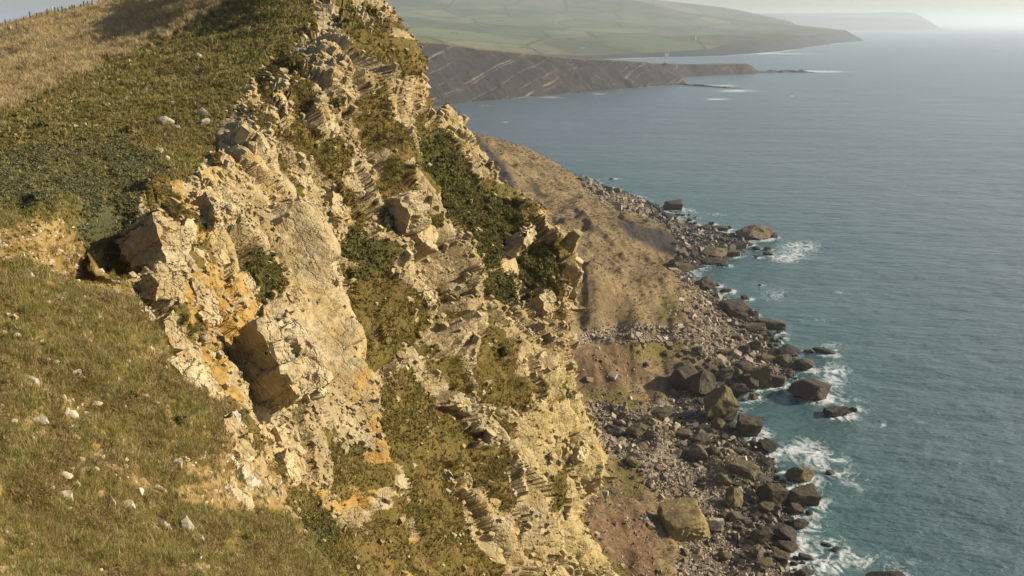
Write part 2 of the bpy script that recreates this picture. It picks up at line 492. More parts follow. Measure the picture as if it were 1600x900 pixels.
DARKVEG = [[(662, 215), (712, 205), (752, 290), (800, 330), (790, 400), (740, 430), (690, 360), (652, 265)], [(742, 440), (790, 420), (824, 386), (866, 430), (812, 490), (740, 470)], [(552, 350), (590, 380), (590, 430), (550, 430)], [(386, 372), (432, 420), (436, 474), (392, 430)], [(470, 800), (540, 800), (520, 870), (470, 850)]]

def grid_layer(out, bbox, step, tfun, dispfun, edge_px, edge_t, sil, xmin_edge):
    x0, y0, x1, y1 = bbox
    xs = np.arange(x0, x1 + step, step)
    ys = np.arange(y0, y1 + step, step)
    PX, PY = np.meshgrid(xs, ys)
    ins = inside(out, PX, PY)
    t = np.exp(tfun(PX, PY))
    d = dist_line(out, PX, PY, True)
    t = t * (1 + edge_t * np.exp(-d / edge_px) * (PX > xmin_edge))
    P = unproj(PX, PY, t)
    gx = np.gradient(P, axis=1)
    gy = np.gradient(P, axis=0)
    n = np.cross(gy, gx)
    n /= np.linalg.norm(n, axis=-1, keepdims=True) + 1e-12
    # smooth the normals a little
    P = P + n * dispfun(P, PX, PY, n, t)[..., None]
    # inward direction in the picture, for the back of the ridge
    m = ins.astype(float)
    for _ in range(3):
        for ax in (0, 1):
            c = np.cumsum(np.pad(m, [(8, 7) if a == ax else (0, 0) for a in (0, 1)], mode='edge'), axis=ax)
            m = (np.take(c, np.arange(15, c.shape[ax]), axis=ax) - np.take(c, np.arange(0, c.shape[ax] - 15), axis=ax)) / 15
            m = m[:PX.shape[0], :PX.shape[1]]
            if m.shape != PX.shape:
                m = np.pad(m, [(0, PX.shape[0] - m.shape[0]), (0, PX.shape[1] - m.shape[1])], mode='edge')
    iy, ix = np.gradient(m)
    il = np.sqrt(ix * ix + iy * iy) + 1e-9
    ix, iy = ix / il, iy / il
    idx = -np.ones(PX.shape, np.int64)
    idx[ins] = np.arange(ins.sum())
    q = np.stack([idx[:-1, :-1], idx[1:, :-1], idx[1:, 1:], idx[:-1, 1:]], -1).reshape(-1, 4)
    q = q[(q >= 0).all(1)]
    V = P[ins]
    # boundary edges
    e = np.concatenate([q[:, [0, 1]], q[:, [1, 2]], q[:, [2, 3]], q[:, [3, 0]]])
    key = np.sort(e, 1)
    key = key[:, 0] * (len(V) + 1) + key[:, 1]
    u, inv, cnt = np.unique(key, return_inverse=True, return_counts=True)
    be = e[cnt[inv] == 1]
    bv = np.unique(be)
    vx, vy = ix[ins][bv], iy[ins][bv]
    tt = t[ins][bv]
    sc = np.clip(tt / 60, 0.25, 2.5)[:, None]
    base = V[bv]
    view = base - np.array([0, 0, CAMH])
    view /= np.linalg.norm(view, axis=1, keepdims=True)
    inw = np.stack([vx, np.zeros_like(vx), -vy], -1)
    bpx, bpy_ = PX[ins][bv], PY[ins][bv]
    ridge = sil(bpx, bpy_, vx, vy).astype(float)[:, None]
    sky_ = ((vy > 0.6)[:, None] * ridge)
    down = -0.5 * n[ins][bv] + np.array([0, 0, -0.8])
    rings = [(0.2, 0.0), (0.6, 0.05), (1.4, 0.25), (3.0, 0.8), (6.0, 2.0), (12.0, 5.0), (20.0, 10.0)]
    loc = -np.ones(len(V), np.int64)
    loc[bv] = np.arange(len(bv))
    Vs, Fs = [V], [q]
    prev = bv
    off = len(V)
    for (s, w) in rings:
        rr = base + ridge * (view * s * sc + inw * w * sc + sky_ * np.array([0, 0, -0.02 * s])) + (1 - ridge) * down * s * 0.5
        rr = rr + 0.25 * s ** 0.5 * np.stack([vnoise(rr * 0.5, 71), vnoise(rr * 0.5, 72), vnoise(rr * 0.5, 73)], -1) * np.minimum(sc, 1)
        Vs.append(rr)
        cur = off + np.arange(len(bv))
        a, b = loc[be[:, 0]], loc[be[:, 1]]
        Fs.append(np.stack([prev[b], prev[a], cur[a], cur[b]], -1))
        prev = cur
        off += len(bv)
    nr = len(rings)
    PXa = np.concatenate([PX[ins]] + [PX[ins][bv]] * nr)
    PYa = np.concatenate([PY[ins]] + [PY[ins][bv]] * nr)
    info = dict(PX=PX, PY=PY, P=P, n=n, t=t, ins=ins, xs=xs, ys=ys)
    return np.concatenate(Vs), np.concatenate(Fs), PXa, PYa, info

def warp(px, py, amp=10, sc=0.03, seed=5):
    q = p2(px, py, sc)
    return px + amp * fbm(q, 4, seed), py + amp * fbm(q, 4, seed + 40)

def hill_mask(px, py):
    a, b = warp(px, py, 16, 0.04, 3)
    return zone([HILL], a, b, 5)
def veg_mask(px, py):
    a, b = warp(px, py, 18, 0.035, 9)
    v = zone(VEG, a, b, 8)
    # streaks of turf lie along the ledges, which run down to the right
    u, w = px * 0.50 + py * 0.87, px * 0.87 - py * 0.50
    patch = fbm(p2(u * 0.35, w, 0.030), 5, 31, 0.62)
    v = np.maximum(v, smooth(0.03, 0.22, patch) * 0.95 * (1 - 0.75 * smooth_mask(px, py)))
    v = v * (1 - smooth(0.16, 0.30, fbm(p2(u * 0.3, w, 0.045), 4, 37, 0.6)))
    return v
def soil_mask(px, py):
    a, b = warp(px, py, 14, 0.04, 15)
    return zone(SOIL, a, b, 7) * (1 - 0.6 * smooth(0.05, 0.25, fbm(p2(px, py, 0.05), 4, 119, 0.6)) * (px > 215))
BARE = [[(432, 345), (470, 350), (500, 400), (548, 520), (540, 580), (500, 620), (470, 560), (436, 450)],
        [(840, 560), (885, 590), (945, 720), (930, 770), (905, 810), (960, 880), (990, 960), (800, 960), (820, 860), (836, 800), (800, 760), (810, 660)]]
def smooth_mask(px, py):
    return zone(BARE, px, py, 10)

def facets(F, *levels):
    """broken faces: every cell of rock stands proud by its own amount and leans its own way"""
    d = 0
    for size, amp, seed in levels:
        v, e, off = cells(F / np.array(size), seed)
        r1, r2, r3 = np.modf(v * 97.0)[0] - 0.5, np.modf(v * 541.0)[0] - 0.5, np.modf(v * 1319.0)[0] - 0.5
        d = d + amp * ((v - 0.5) * 0.9 + 1.5 * (r1 * off[..., 0] + r3 * off[..., 2]) - 0.28 * (1 - smooth(0.0, 0.10, e)))
    return d

def cliff_disp(P, px, py, n, t):
    hill = hill_mask(px, py)
    veg = np.maximum(veg_mask(px, py), 0)
    soil = soil_mask(px, py)
    bare = smooth_mask(px, py)
    rock = (1 - hill) * (1 - 0.75 * veg) * (1 - 0.15 * soil) * (1 - 0.25 * bare)
    F = P @ FRAME
    F = F + 0.35 * np.stack([fbm(P * 0.3, 3, 81), fbm(P * 0.3, 3, 82), fbm(P * 0.3, 3, 83)], -1)
    s = np.clip(t / 45, 0.6, 1.6)
    d = facets(F, ((3.4, 5.0, 8.0), 1.6, 1), ((1.5, 2.2, 3.4), 0.95, 5), ((0.6, 1.0, 1.2), 0.30, 9)) + 0.35 * vnoise(F * np.array([0.12, 0.12, 1.1]), 43)
    # thin beds standing on edge, one after another along the face
    ph = F[..., 0] / 1.25 + 0.9 * fbm(P * 0.22, 3, 53)
    fr1 = ph - np.floor(ph)
    d += 0.42 * (fr1 ** 0.7 * smooth(1.0, 0.86, fr1) - 0.5) * (0.5 + _hash(np.floor(ph).astype(np.int64), 0 * np.floor(ph).astype(np.int64), 0 * np.floor(ph).astype(np.int64), 57))
    ph = F[..., 0] / 0.42 + 0.7 * fbm(P * 0.5, 3, 55)
    fr1 = ph - np.floor(ph)
    d += 0.07 * (fr1 * smooth(1.0, 0.85, fr1) - 0.4)
    d += 1.1 * fbm(P * 0.13, 4, 51) + 0.05 * fbm(P * 2.5, 3, 61)
    vw = P - np.array([0, 0, CAMH])
    vw = vw / np.linalg.norm(vw, axis=-1, keepdims=True)
    facing = np.clip(1.7 * np.abs((n * vw).sum(-1)), 0.15, 1.0)
    out = d * rock * s * facing
    dh = np.where(inside(HILL, px, py), 0, dist_line(HILL, px, py, True))
    out = out * smooth(-6, 34, dh)
    g = 0.95 * fbm(P * 0.35, 4, 91) + 0.34 * fbm(P * 1.1, 4, 93) + 0.12 * fbm(P * 2.6, 4, 95)
    out = out + (1 - rock) * (1 - hill) * g * s
    out = out + hill * (0.22 * fbm(P * 0.5, 4, 101) + 0.06 * fbm(P * 3.0, 3, 105))
    # ribs and gullies running down the face (line, reach left, reach right, height)
    for ln, wl, wr, amp in (([(548, 110), (570, 200), (612, 290), (640, 330), (676, 400), (700, 470), (690, 560)], 13, 55, 2.6), ([(432, 330), (470, 400), (505, 520), (540, 640), (575, 780), (600, 900)], 12, 45, 1.6),
                            ([(800, 330), (846, 400), (838, 480), (838, 560), (832, 680), (838, 760), (820, 900)], 12, 40, 1.6), ([(622, 60), (640, 120), (652, 180), (690, 270)], 14, 30, 1.2), ([(745, 760), (768, 800), (756, 900)], 9, 30, 1.4), ([(592, 380), (606, 430), (594, 480)], 9, 30, 1.2),
                            ([(520, 330), (556, 420), (562, 520), (580, 640), (610, 780), (640, 900)], 26, 16, -1.3), ([(655, 210), (690, 320), (730, 430), (752, 540), (790, 660)], 26, 18, -1.6), ([(470, 150), (500, 240), (520, 330)], 20, 14, -0.8), ([(350, 370), (420, 470), (392, 560), (440, 690), (470, 800)], 18, 14, -0.8), ([(590, 640), (640, 800), (690, 900)], 22, 16, -1.0)):
        lx, ly = zip(*ln)
        dx = px - np.interp(py, ly, lx) - 9 * fbm(p2(px, py, 0.02), 3, 115)
        w = np.where(dx < 0, wl, wr)
        fade = smooth(ly[0] - 25, ly[0] + 25, py) * (1 - smooth(ly[-1] - 25, ly[-1] + 25, py))
        out = out + (1 - hill) * 0.75 * amp * fade * np.exp(-(dx / w) ** 2)
    # long terraces across the dry hilltop grass
    for ln, w, amp in (([(0, 88), (60, 72), (110, 48), (200, 30), (340, -20)], 7, 0.5), ([(0, 122), (70, 100), (130, 70), (220, 46), (340, 2)], 9, 0.5), ([(0, 52), (60, 44), (110, 30), (170, 12)], 5, 0.5)):
        dd = dist_line(ln, px, py)
        out = out + hill * amp * np.exp(-(dd / w) ** 2) * (0.7 + 0.6 * fbm(p2(px, py, 0.02), 3, 111))
    # hollow scooped out under the scrub
    dd = np.sqrt(((px - 160) / 70) ** 2 + ((py - 385) / 40) ** 2)
    out = out - 1.9 * np.exp(-dd ** 4)
    # scrub rim overhanging it
    dd = dist_line([(60, 330), (120, 338), (180, 340), (215, 330), (245, 305)], px, py)
    out = out + 0.5 * np.exp(-(dd / 18) ** 2)
    return out * smooth(-164, -105, px)

def slope_disp(P, px, py, n, t):
    out = 0.20 * fbm(P * 0.6, 4, 121) + 0.17 * fbm(P * 2.0, 4, 125) + 0.02 * fbm(P * 9, 3, 129)
    for (cx, cy, rx, ry, a) in ((118, 650, 26, 22, -0.16), (160, 388, 62, 38, -1.5), (190, 560, 80, 50, 0.15), (330, 700, 50, 60, 0.12)):
        out = out + a * np.exp(-(((px - cx) / rx) ** 2 + ((py - cy) / ry) ** 2))
    return out * smooth(-164, -105, px) * (1 - smooth(918, 958, py))

# cliff and hilltop from one relief, divided along the turf edge
STEP = 2.0
V, Fq, PXA, PYA, INF = grid_layer(CLIFF_OUT, (-166, -60, 1044, 966), STEP, T_CLIFF, cliff_disp, 7.0, 0.045, lambda x, y, ux, uy: ((x > 590) & (ux < 0.5) & (y < 950)) | ((uy > 0.3) & (y < 200)), 570)
hillv = hill_mask(PXA, PYA)
ishill = hillv[Fq].mean(1) > 0.5
def submesh(V, F, sel, attrs):
    f = F[sel]
    used = np.unique(f)
    mp = -np.ones(len(V), np.int64)
    mp[used] = np.arange(len(used))
    return V[used], mp[f], {k: a[used] for k, a in attrs.items()}
one = np.ones(len(V))
wx, wy = warp(PXA, PYA, 12, 0.03, 21)
dryv = zone([DRY], wx, wy, 10)
greyv = zone([GREYSCRUB], wx, wy, 10)
soilv = soil_mask(PXA, PYA)
vegv = veg_mask(PXA, PYA)
darkv = zone(DARKVEG, wx, wy, 10)
a, b, c = submesh(V, Fq, ishill, {'zone': np.stack([dryv, soilv, greyv, one], -1)})
hilltop = tag(mesh_from('hilltop', a, b, [M_TURF], None, c), 'grassy cliff top with golden dry grass above green turf and grey scrub', 'hilltop', kind='structure')
a, b, c = submesh(V, Fq, ~ishill, {'zone': np.stack([vegv, soilv, darkv, zone(BARE[1:], PXA, PYA, 20)], -1)})
cliff = tag(mesh_from('cliff', a, b, [M_CLIFF], None, c), 'tall crumbling limestone cliff of cream blocks with turf on its ledges', 'cliff', kind='structure')

SLOPE_SOIL = [[(-60, 372), (60, 352), (130, 350), (190, 362), (205, 400), (208, 452), (180, 470), (140, 446), (90, 424), (40, 408), (-60, 420)],
              [(96, 640), (112, 610), (128, 616), (132, 650), (120, 684), (98, 676)], [(270, 770), (330, 742), (345, 640), (352, 632), (380, 665), (441, 770), (438, 800), (330, 800), (280, 790)],
              [(150, 690), (210, 730), (260, 770), (240, 775), (150, 715)], [(215, 470), (250, 500), (262, 540), (250, 530), (218, 490)]]
V2, F2, PX2, PY2, INF2 = grid_layer(SLOPE_OUT, (-166, 330, 584, 966), 2.0, T_SLOPE, slope_disp, 5.0, 0.02, lambda x, y, ux, uy: (x > 206) & (ux < 0.3) & (y < 950), 195)
wx, wy = warp(PX2, PY2, 12, 0.04, 25)
soil2 = zone(SLOPE_SOIL, wx, wy, 8)
soil2 = np.maximum(soil2, 0.8 * smooth(0.10, 0.36, fbm(p2(PX2, PY2, 0.03), 4, 27, 0.6)))
dry2 = 0.4 * smooth(-0.1, 0.4, fbm(p2(PX2, PY2, 0.02), 4, 29))
slope = tag(mesh_from('grass_slope', V2, F2, [M_TURF], None, {'zone': np.stack([dry2, soil2, 0 * dry2, 0 * dry2 + 1], -1)}), 'near grassy slope strewn with pale stones', 'slope', kind='structure')
for _o in (cliff,):
    _o.data.set_sharp_from_angle(angle=R(38))

# the turf goes on inland, beyond the edges of the view
def rim(inf, m):
    k = inf['ins'] & m
    P = inf['P'][k]
    return P[:: max(1, len(P) // 45)]
RIM = np.concatenate([rim(INF2, INF2['PX'] < -160), rim(INF2, INF2['PY'] > 958), rim(INF, (INF['PX'] < -160) & (INF['PY'] < 340)), rim(INF2, (INF2['PX'] > -118) & (INF2['PX'] < -112)), rim(INF, (INF['PX'] > -118) & (INF['PX'] < -112) & (INF['PY'] < 340)), rim(INF2, (INF2['PY'] > 915) & (INF2['PY'] < 919))])
ext = np.array([(0, 0, 98.3), (-3, -4, 98.5), (-20, -10, 100), (-40, 0, 101), (-50, 30, 101), (-60, 60, 101.5), (-80, 110, 101.5), (-90, 160, 99), (-90, -15, 102), (-100, 60, 102), (-20, 8, 99.3)], float)
Z_IN = TPS(np.concatenate([RIM, ext])[:, :2], np.concatenate([RIM, ext])[:, 2], 40.0, 2e-5)
gx_, gy_ = np.meshgrid(np.arange(-95, 4.1, 0.45), np.arange(-16, 150, 0.45))
gz_ = Z_IN(gx_, gy_)
ipx0, ipy0, it0 = proj(np.stack([gx_, gy_, gz_], -1))
ipx0 = np.where(gy_ > 3, ipx0, -420)
under_ = np.where(gy_ > 3, np.minimum((ipx0 + 165) * it0, (958 - ipy0) * it0) / FPX, -1.0)   # metres in under the near slope
gz_ = gz_ + 0.16 * fbm(p2(gx_, gy_, 0.6), 4, 121) * smooth(-160, -420, ipx0) + 0.02 - 0.6 * smooth(0.05, 0.6, under_)
ipx, ipy, it_ = proj(np.stack([gx_, gy_, gz_], -1))
infront = (gy_ * CP - (gz_ - CAMH) * SP) > 1.5
keep = ((under_ < 1.1) | ~infront) & (gx_ < np.interp(gy_, [-16, 0, 11, 13], [4, 2, -2.1, -2.6]) + 0.5) & (gx_ > -1.9 * np.maximum(gy_, 0) - 30)
keep &= ~((gy_ > 13) & ((ipx + 165) * it_ / FPX > 1.1))
ii = np.arange(gx_.size).reshape(gx_.shape)
inq = np.stack([ii[:-1, :-1], ii[:-1, 1:], ii[1:, 1:], ii[1:, :-1]], -1).reshape(-1, 4)
inq = inq[keep.ravel()[inq].all(1)]
dry3 = np.maximum(smooth(30, 45, gy_), 0.4 * smooth(-0.1, 0.4, fbm(p2(gx_, gy_, 0.2), 4, 29))).ravel()
INV = np.stack([gx_, gy_, gz_], -1).reshape(-1, 3)
soil3 = 0.5 * smooth(0.2, 0.45, fbm(p2(gx_, gy_, 0.35), 4, 27)).ravel()
u_ = np.unique(inq); mp_ = -np.ones(len(INV), np.int64); mp_[u_] = np.arange(len(u_))
inland = tag(mesh_from('inland_turf', INV[u_], mp_[inq], [M_TURF], None, {'zone': np.stack([dry3, soil3, 0 * dry3, 0 * dry3 + 1], -1)[u_]}), 'grassland continuing inland of the near slope', 'turf', kind='structure')
IN_PTS = INV[u_]

def sampler(inf):
    def f(px, py):
        ix = np.clip(np.round((np.asarray(px) - inf['xs'][0]) / 2.0).astype(int), 0, len(inf['xs']) - 1)
        iy = np.clip(np.round((np.asarray(py) - inf['ys'][0]) / 2.0).astype(int), 0, len(inf['ys']) - 1)
        return inf['P'][iy, ix], inf['n'][iy, ix], inf['t'][iy, ix]
    return f
S_CLIFF, S_SLOPE = sampler(INF), sampler(INF2)

# ------------------------------------------------------------------ undercliff and beach (heights over the map)
UP = []   # px, py, z
for q in [(740, 212, 36), (790, 222, 31), (830, 236, 26), (870, 258, 17), (900, 282, 8), (760, 300, 31), (800, 300, 27), (850, 330, 22), (930, 320, 12), (960, 312, 5), (1000, 345, 11), (965, 348, 18), (1055, 372, 5), (1010, 400, 10), (1065, 398, 4), (900, 380, 22), (880, 400, 27), (960, 400, 19),
          (880, 460, 25), (940, 455, 24), (1000, 480, 17), (1010, 502, 11.5), (900, 505, 17), (960, 515, 13), (1050, 460, 13), (1080, 480, 8), (1110, 470, 4), (1060, 440, 9), (1070, 520, 10), (900, 540, 17), (990, 540, 13), (1080, 545, 8), (900, 590, 11), (1000, 590, 5.5), (960, 615, 6.5), (900, 625, 10), (960, 640, 5.5), (1050, 640, 2.2), (1000, 700, 5.5), (1060, 700, 3.6), (1120, 720, 2.4), (950, 740, 10), (920, 780, 18), (1000, 770, 9), (1000, 720, 7), (960, 860, 14.5), (1000, 850, 10), (1040, 900, 6.5), (1000, 960, 9.5), (1080, 760, 4), (1060, 840, 4.6), (1130, 800, 2.6), (1130, 890, 3), (1180, 850, 1.8), (1100, 960, 3), (1160, 570, 2.4), (1120, 520, 4.5), (1150, 510, 2.2), (1180, 760, 1.5), (1180, 720, 1.2), (1120, 560, 5), (1090, 600, 3.0), (1100, 395, 2), (1150, 380, 1.0), (1040, 350, 2.5), (1080, 365, 1.6)]:
    UP.append(q)
SHORE = [(880, 268), (905, 277), (935, 289), (965, 300), (1000, 308), (1022, 320), (1060, 343), (1100, 356), (1145, 366), (1175, 378), (1150, 396), (1125, 412), (1075, 424), (1088, 440), (1118, 452), (1140, 470), (1180, 492), (1222, 506), (1205, 535), (1245, 565), (1240, 590), (1180, 606), (1150, 625), (1140, 650), (1165, 690), (1195, 712), (1215, 735), (1235, 790), (1235, 830), (1228, 870), (1238, 900), (1250, 960)]
SHW = at_z(np.array(SHORE)[:, 0], np.array(SHORE)[:, 1], 0.0)[:, :2]
cp = [at_z(x, y, z) for x, y, z in UP]
cp += [np.array([x, y, 0.0]) for x, y in SHW]
for k in range(len(SHW)):
    cp.append(np.array([SHW[k][0] + 14, SHW[k][1] + 3, -2.0]))
for x, y, z in [(-30, 560, 40), (-60, 450, 60), (-40, 350, 62), (-30, 250, 62), (-30, 180, 62), (-20, 120, 45), (30, 90, 8), (45, 100, 3), (60, 110, 0), (0, 90, 24), (20, 130, 11), (-40, 640, 24), (-10, 720, 0), (-70, 720, 20), (0, 690, 4), (-40, 800, -2), (-110, 700, 40), (-110, 500, 70), (-110, 300, 75), (-110, 120, 75), (-120, 850, 0), (160, 450, -4), (140, 250, -4), (120, 120, -4), (120, 700, -4), (60, 800, -4)]:
    cp.append(np.array([x, y, z], float))
cp = np.array(cp)
Z_UNDER = TPS(np.stack([cp[:, 0], cp[:, 1] * 0.55], -1), cp[:, 2], 60.0, 2e-4)
SH_POLY = [(-400, SHW[0][1] + 30), (-60, SHW[0][1] + 40), (15, SHW[0][1] + 15)] + [tuple(q) for q in SHW] + [(50, 60), (-400, 60)]

U_BUMPS = [([(880, 452), (930, 440), (985, 458), (1012, 500)], 1.5, 16), ([(800, 282), (850, 300), (900, 310), (960, 330)], 1.6, 8), ([(830, 330), (890, 350), (950, 362)], 2.0, 9), ([(870, 390), (950, 400), (1010, 420)], 1.8, 9), ([(890, 530), (960, 535), (1040, 530), (1085, 540)], 1.6, 8), ([(1010, 470), (1050, 455), (1085, 480)], 2.5, 10), ([(780, 265), (810, 262), (850, 280)], 2.0, 9)]
def _bump_world(ln):
    out = []
    for qx, qy in ln:
        zz_ = 18.0
        for _ in range(6):
            p = at_z(qx, qy, zz_)
            zz_ = 0.5 * zz_ + 0.5 * float(Z_UNDER(np.array([p[0]]), np.array([p[1] * 0.55]))[0])
        out.append((p[0], p[1]))
    return out
U_BUMPS = [(_bump_world(ln), amp, w * 0.45) for ln, amp, w in U_BUMPS]
def under_z(x, y, fine=True):
    x, y = np.asarray(x, float), np.asarray(y, float)
    z = Z_UNDER(x, y * 0.55)
    d = dist_line([tuple(q) for q in SHW], x, y)
    z = np.where(inside(SH_POLY, x, y), np.maximum(z, 0.10 + 0.03 * d), np.minimum(z, -0.05 - 0.06 * d))
    if fine:
        P = np.stack([x, y, 0 * x], -1)
        land = smooth(0.0, 5.0, z)
        for ln, amp, w in U_BUMPS:
            dd = dist_line(ln, x, y)
            z = z + amp * np.exp(-(dd / w) ** 2) * (0.8 + 0.4 * fbm(P * 0.08, 3, 7))
        z = z + land * (7.5 * (0.22 - np.abs(fbm(P * np.array([0.045, 0.022, 1]), 4, 131))) + 2.6 * (0.2 - np.abs(fbm(P * np.array([0.12, 0.06, 1]), 4, 135))) + 0.4 * fbm(P * 0.5, 3, 139)) + (1 - land) * 0.25 * fbm(P * 0.4, 3, 141)
    return z

ny, nx = 640, 430
yy = np.geomspace(112, 820, ny)
ss = np.linspace(-0.30, 0.48, nx)
YY, SS = np.meshgrid(yy, ss, indexing='ij')
XX = YY * SS
ZZ = under_z(XX, YY)
UV = np.stack([XX, YY, ZZ], -1)
upx, upy, upt = proj(UV)
UNDER_SHALE = [[(744, 216), (760, 220), (790, 255), (802, 290), (786, 296), (760, 262)], [(960, 346), (1010, 348), (1058, 368), (1062, 396), (1020, 396), (985, 372)]]
UNDER_ROCKY = [[(905, 286), (960, 300), (1010, 318), (1050, 345), (1000, 340), (940, 316)], [(900, 515), (960, 505), (1080, 512), (1085, 530), (1000, 536), (930, 534), (890, 545)], [(1066, 420), (1110, 450), (1160, 500), (1260, 580), (1240, 600), (1160, 600), (1090, 560), (1080, 500)], [(900, 628), (940, 625), (1000, 640), (1070, 610), (1150, 600), (1180, 660), (1260, 780), (1260, 960), (1060, 960), (1060, 870), (1100, 800), (1020, 770), (1000, 720), (960, 720), (930, 690)], [(1000, 318), (1180, 372), (1150, 410), (1070, 425), (1060, 392), (1064, 370)]]
UNDER_RED = [[(880, 545), (960, 545), (1000, 570), (1000, 600), (940, 605), (880, 600)], [(915, 790), (960, 770), (1010, 790), (1030, 860), (1020, 960), (950, 960)]]
UNDER_GREEN = [[(1030, 470), (1060, 450), (1085, 480), (1060, 500), (1030, 495)], [(960, 525), (1060, 530), (1070, 560), (990, 560)], [(930, 740), (1000, 720), (1010, 770), (940, 780)], [(1010, 900), (1045, 870), (1050, 940), (1010, 940)], [(900, 612), (960, 600), (1010, 625), (950, 640)]]
wx, wy = warp(upx, upy, 12, 0.05, 33)
z_sh, z_ro, z_re, z_gr = [zone(q, wx, wy, 6) for q in (UNDER_SHALE, UNDER_ROCKY, UNDER_RED, UNDER_GREEN)]
UNDER_WET = [[(1000, 316), (1060, 340), (1180, 370), (1185, 384), (1150, 412), (1072, 426), (1060, 405), (1066, 376), (1030, 345)], [(1100, 446), (1145, 462), (1225, 500), (1260, 580), (1240, 600), (1185, 545), (1140, 500), (1110, 470)], [(1150, 630), (1190, 690), (1240, 740), (1262, 900), (1262, 960), (1225, 960), (1215, 860), (1190, 800), (1180, 740), (1140, 680)], [(1050, 580), (1110, 570), (1180, 600), (1140, 650), (1100, 640), (1040, 610)]]
z_wet = np.maximum(1 - smooth(0.2, 1.3, ZZ + 0.5 * fbm(UV * 0.3, 3, 3)), 0.85 * zone(UNDER_WET, wx, wy, 8))
low = 1 - smooth(0.6, 2.4, ZZ)
z_ro = np.maximum(z_ro, low)

def make_under_mat():
    nt = NT('landslip_ground', 0.95, 0.12)
    z = nt.sep(nt.attr('zone').outputs['Color'])
    gr = nt.attr('green').outputs['Fac']
    wet = nt.attr('wet').outputs['Fac']
    n1 = nt.noise(0.07, 5, 0.65)
    n2 = nt.noise(0.6, 6, 0.7)
    c = nt.ramp(n1, [(0.3, (0.125, 0.090, 0.045)), (0.45, (0.20, 0.145, 0.075)), (0.58, (0.26, 0.19, 0.10)), (0.72, (0.18, 0.14, 0.062))])
    c = nt.mix(nt.ramp(n2, [(0.38, 0.0), (0.62, 0.9)]), c, (0.115, 0.082, 0.042))
    c = nt.mix(gr, c, nt.ramp(n2, [(0.35, (0.10, 0.085, 0.025)), (0.65, (0.17, 0.13, 0.045))]))
    c = nt.mix(z[2], c, nt.ramp(n2, [(0.35, (0.080, 0.050, 0.026)), (0.55, (0.15, 0.095, 0.05)), (0.7, (0.24, 0.165, 0.09))]))  # reddish earth; the bank's partial shade is put into its dark tones
    c = nt.mix(z[0], c, nt.ramp(nt.noise(0.5, 5, 0.7, v=nt.mapv(nt.pos, (1, 1, 3))), [(0.35, (0.022, 0.020, 0.018)), (0.65, (0.055, 0.048, 0.041))]))  # dark shale, deepened further for the shade on its steep face
    peb = nt.voro(1.6, out='Color')
    rk = nt.mix(0.65, nt.ramp(n2, [(0.35, (0.17, 0.13, 0.09)), (0.65, (0.30, 0.24, 0.17))]), nt.mix(1.0, nt.ramp(nt.sep(peb)[0], [(0, 0.35), (1, 1.3)]), (0.27, 0.215, 0.155), 'MULTIPLY'))
    c = nt.mix(z[1], c, rk)
    c = nt.mix(wet, c, (0.045, 0.038, 0.030))
    h = nt.math('ADD', nt.math('MULTIPLY', nt.voro(1.6), nt.math('MULTIPLY', z[1], -1.2)), nt.noise(0.9, 6, 0.7))
    return nt.done(c, nt.bump(h, 0.9, 0.7))
M_UNDER = make_under_mat()
idx = np.arange(ny * nx).reshape(ny, nx)
uf = np.stack([idx[:-1, :-1], idx[:-1, 1:], idx[1:, 1:], idx[1:, :-1]], -1).reshape(-1, 4)
zz = ZZ.ravel()
uf = uf[zz[uf].max(1) > -3.0]
zc = np.stack([z_sh.ravel(), z_ro.ravel(), z_re.ravel(), np.ones(zz.size)], -1)
under = tag(mesh_from('undercliff', UV.reshape(-1, 3), uf, [M_UNDER], None, {'zone': zc, 'green': z_gr.ravel(), 'wet': z_wet.ravel()}), 'brown slumped landslip falling to a rubble beach below the cliff', 'landslip', kind='structure')

# ------------------------------------------------------------------ far coast
def far_land(name, coast_xy, plateau, rows, cols, smin, smax, ymin, ymax, rough, mat, cliffw, attrs=None, seed=1):
    yy = np.geomspace(ymin, ymax, rows)
    ss = np.linspace(smin, smax, cols)
    Y, S = np.meshgrid(yy, ss, indexing='ij')
    X = Y * S
    d = dist_line(coast_xy, X, Y, True)
    d = np.where(inside(coast_xy, X, Y), d, -d)
    P = np.stack([X, Y, 0 * X], -1)
    d = d + rough[0] * fbm(P / rough[1], 4, seed)
    top = plateau(X, Y) + rough[2] * fbm(P / rough[3], 4, seed + 3)
    top = np.maximum(top, 4)
    if callable(cliffw):
        cw = cliffw(X, Y)
    else:
        cw = cliffw
    k = np.clip(d / cw, 0, 1)
    k = k ** 0.8
    Z = top * k - 3 * (d < 0)
    idx = np.arange(rows * cols).reshape(rows, cols)
    f = np.stack([idx[:-1, :-1], idx[:-1, 1:], idx[1:, 1:], idx[1:, :-1]], -1).reshape(-1, 4)
    keep = d.ravel()
    f = f[keep[f].max(1) > 0]
    face = (1 - smooth(0.85, 1.0, d / cw)).ravel()
    o = mesh_from(name, np.stack([X, Y, Z], -1).reshape(-1, 3), f, [mat], None, {'face': face})
    tag(o, kind='structure')
    return o, (lambda x, y: plateau(x, y))

def wpts(lst):
    """(px, py, t) -> world rows"""
    a = np.array(lst, float)
    return unproj(a[:, 0], a[:, 1], a[:, 2])

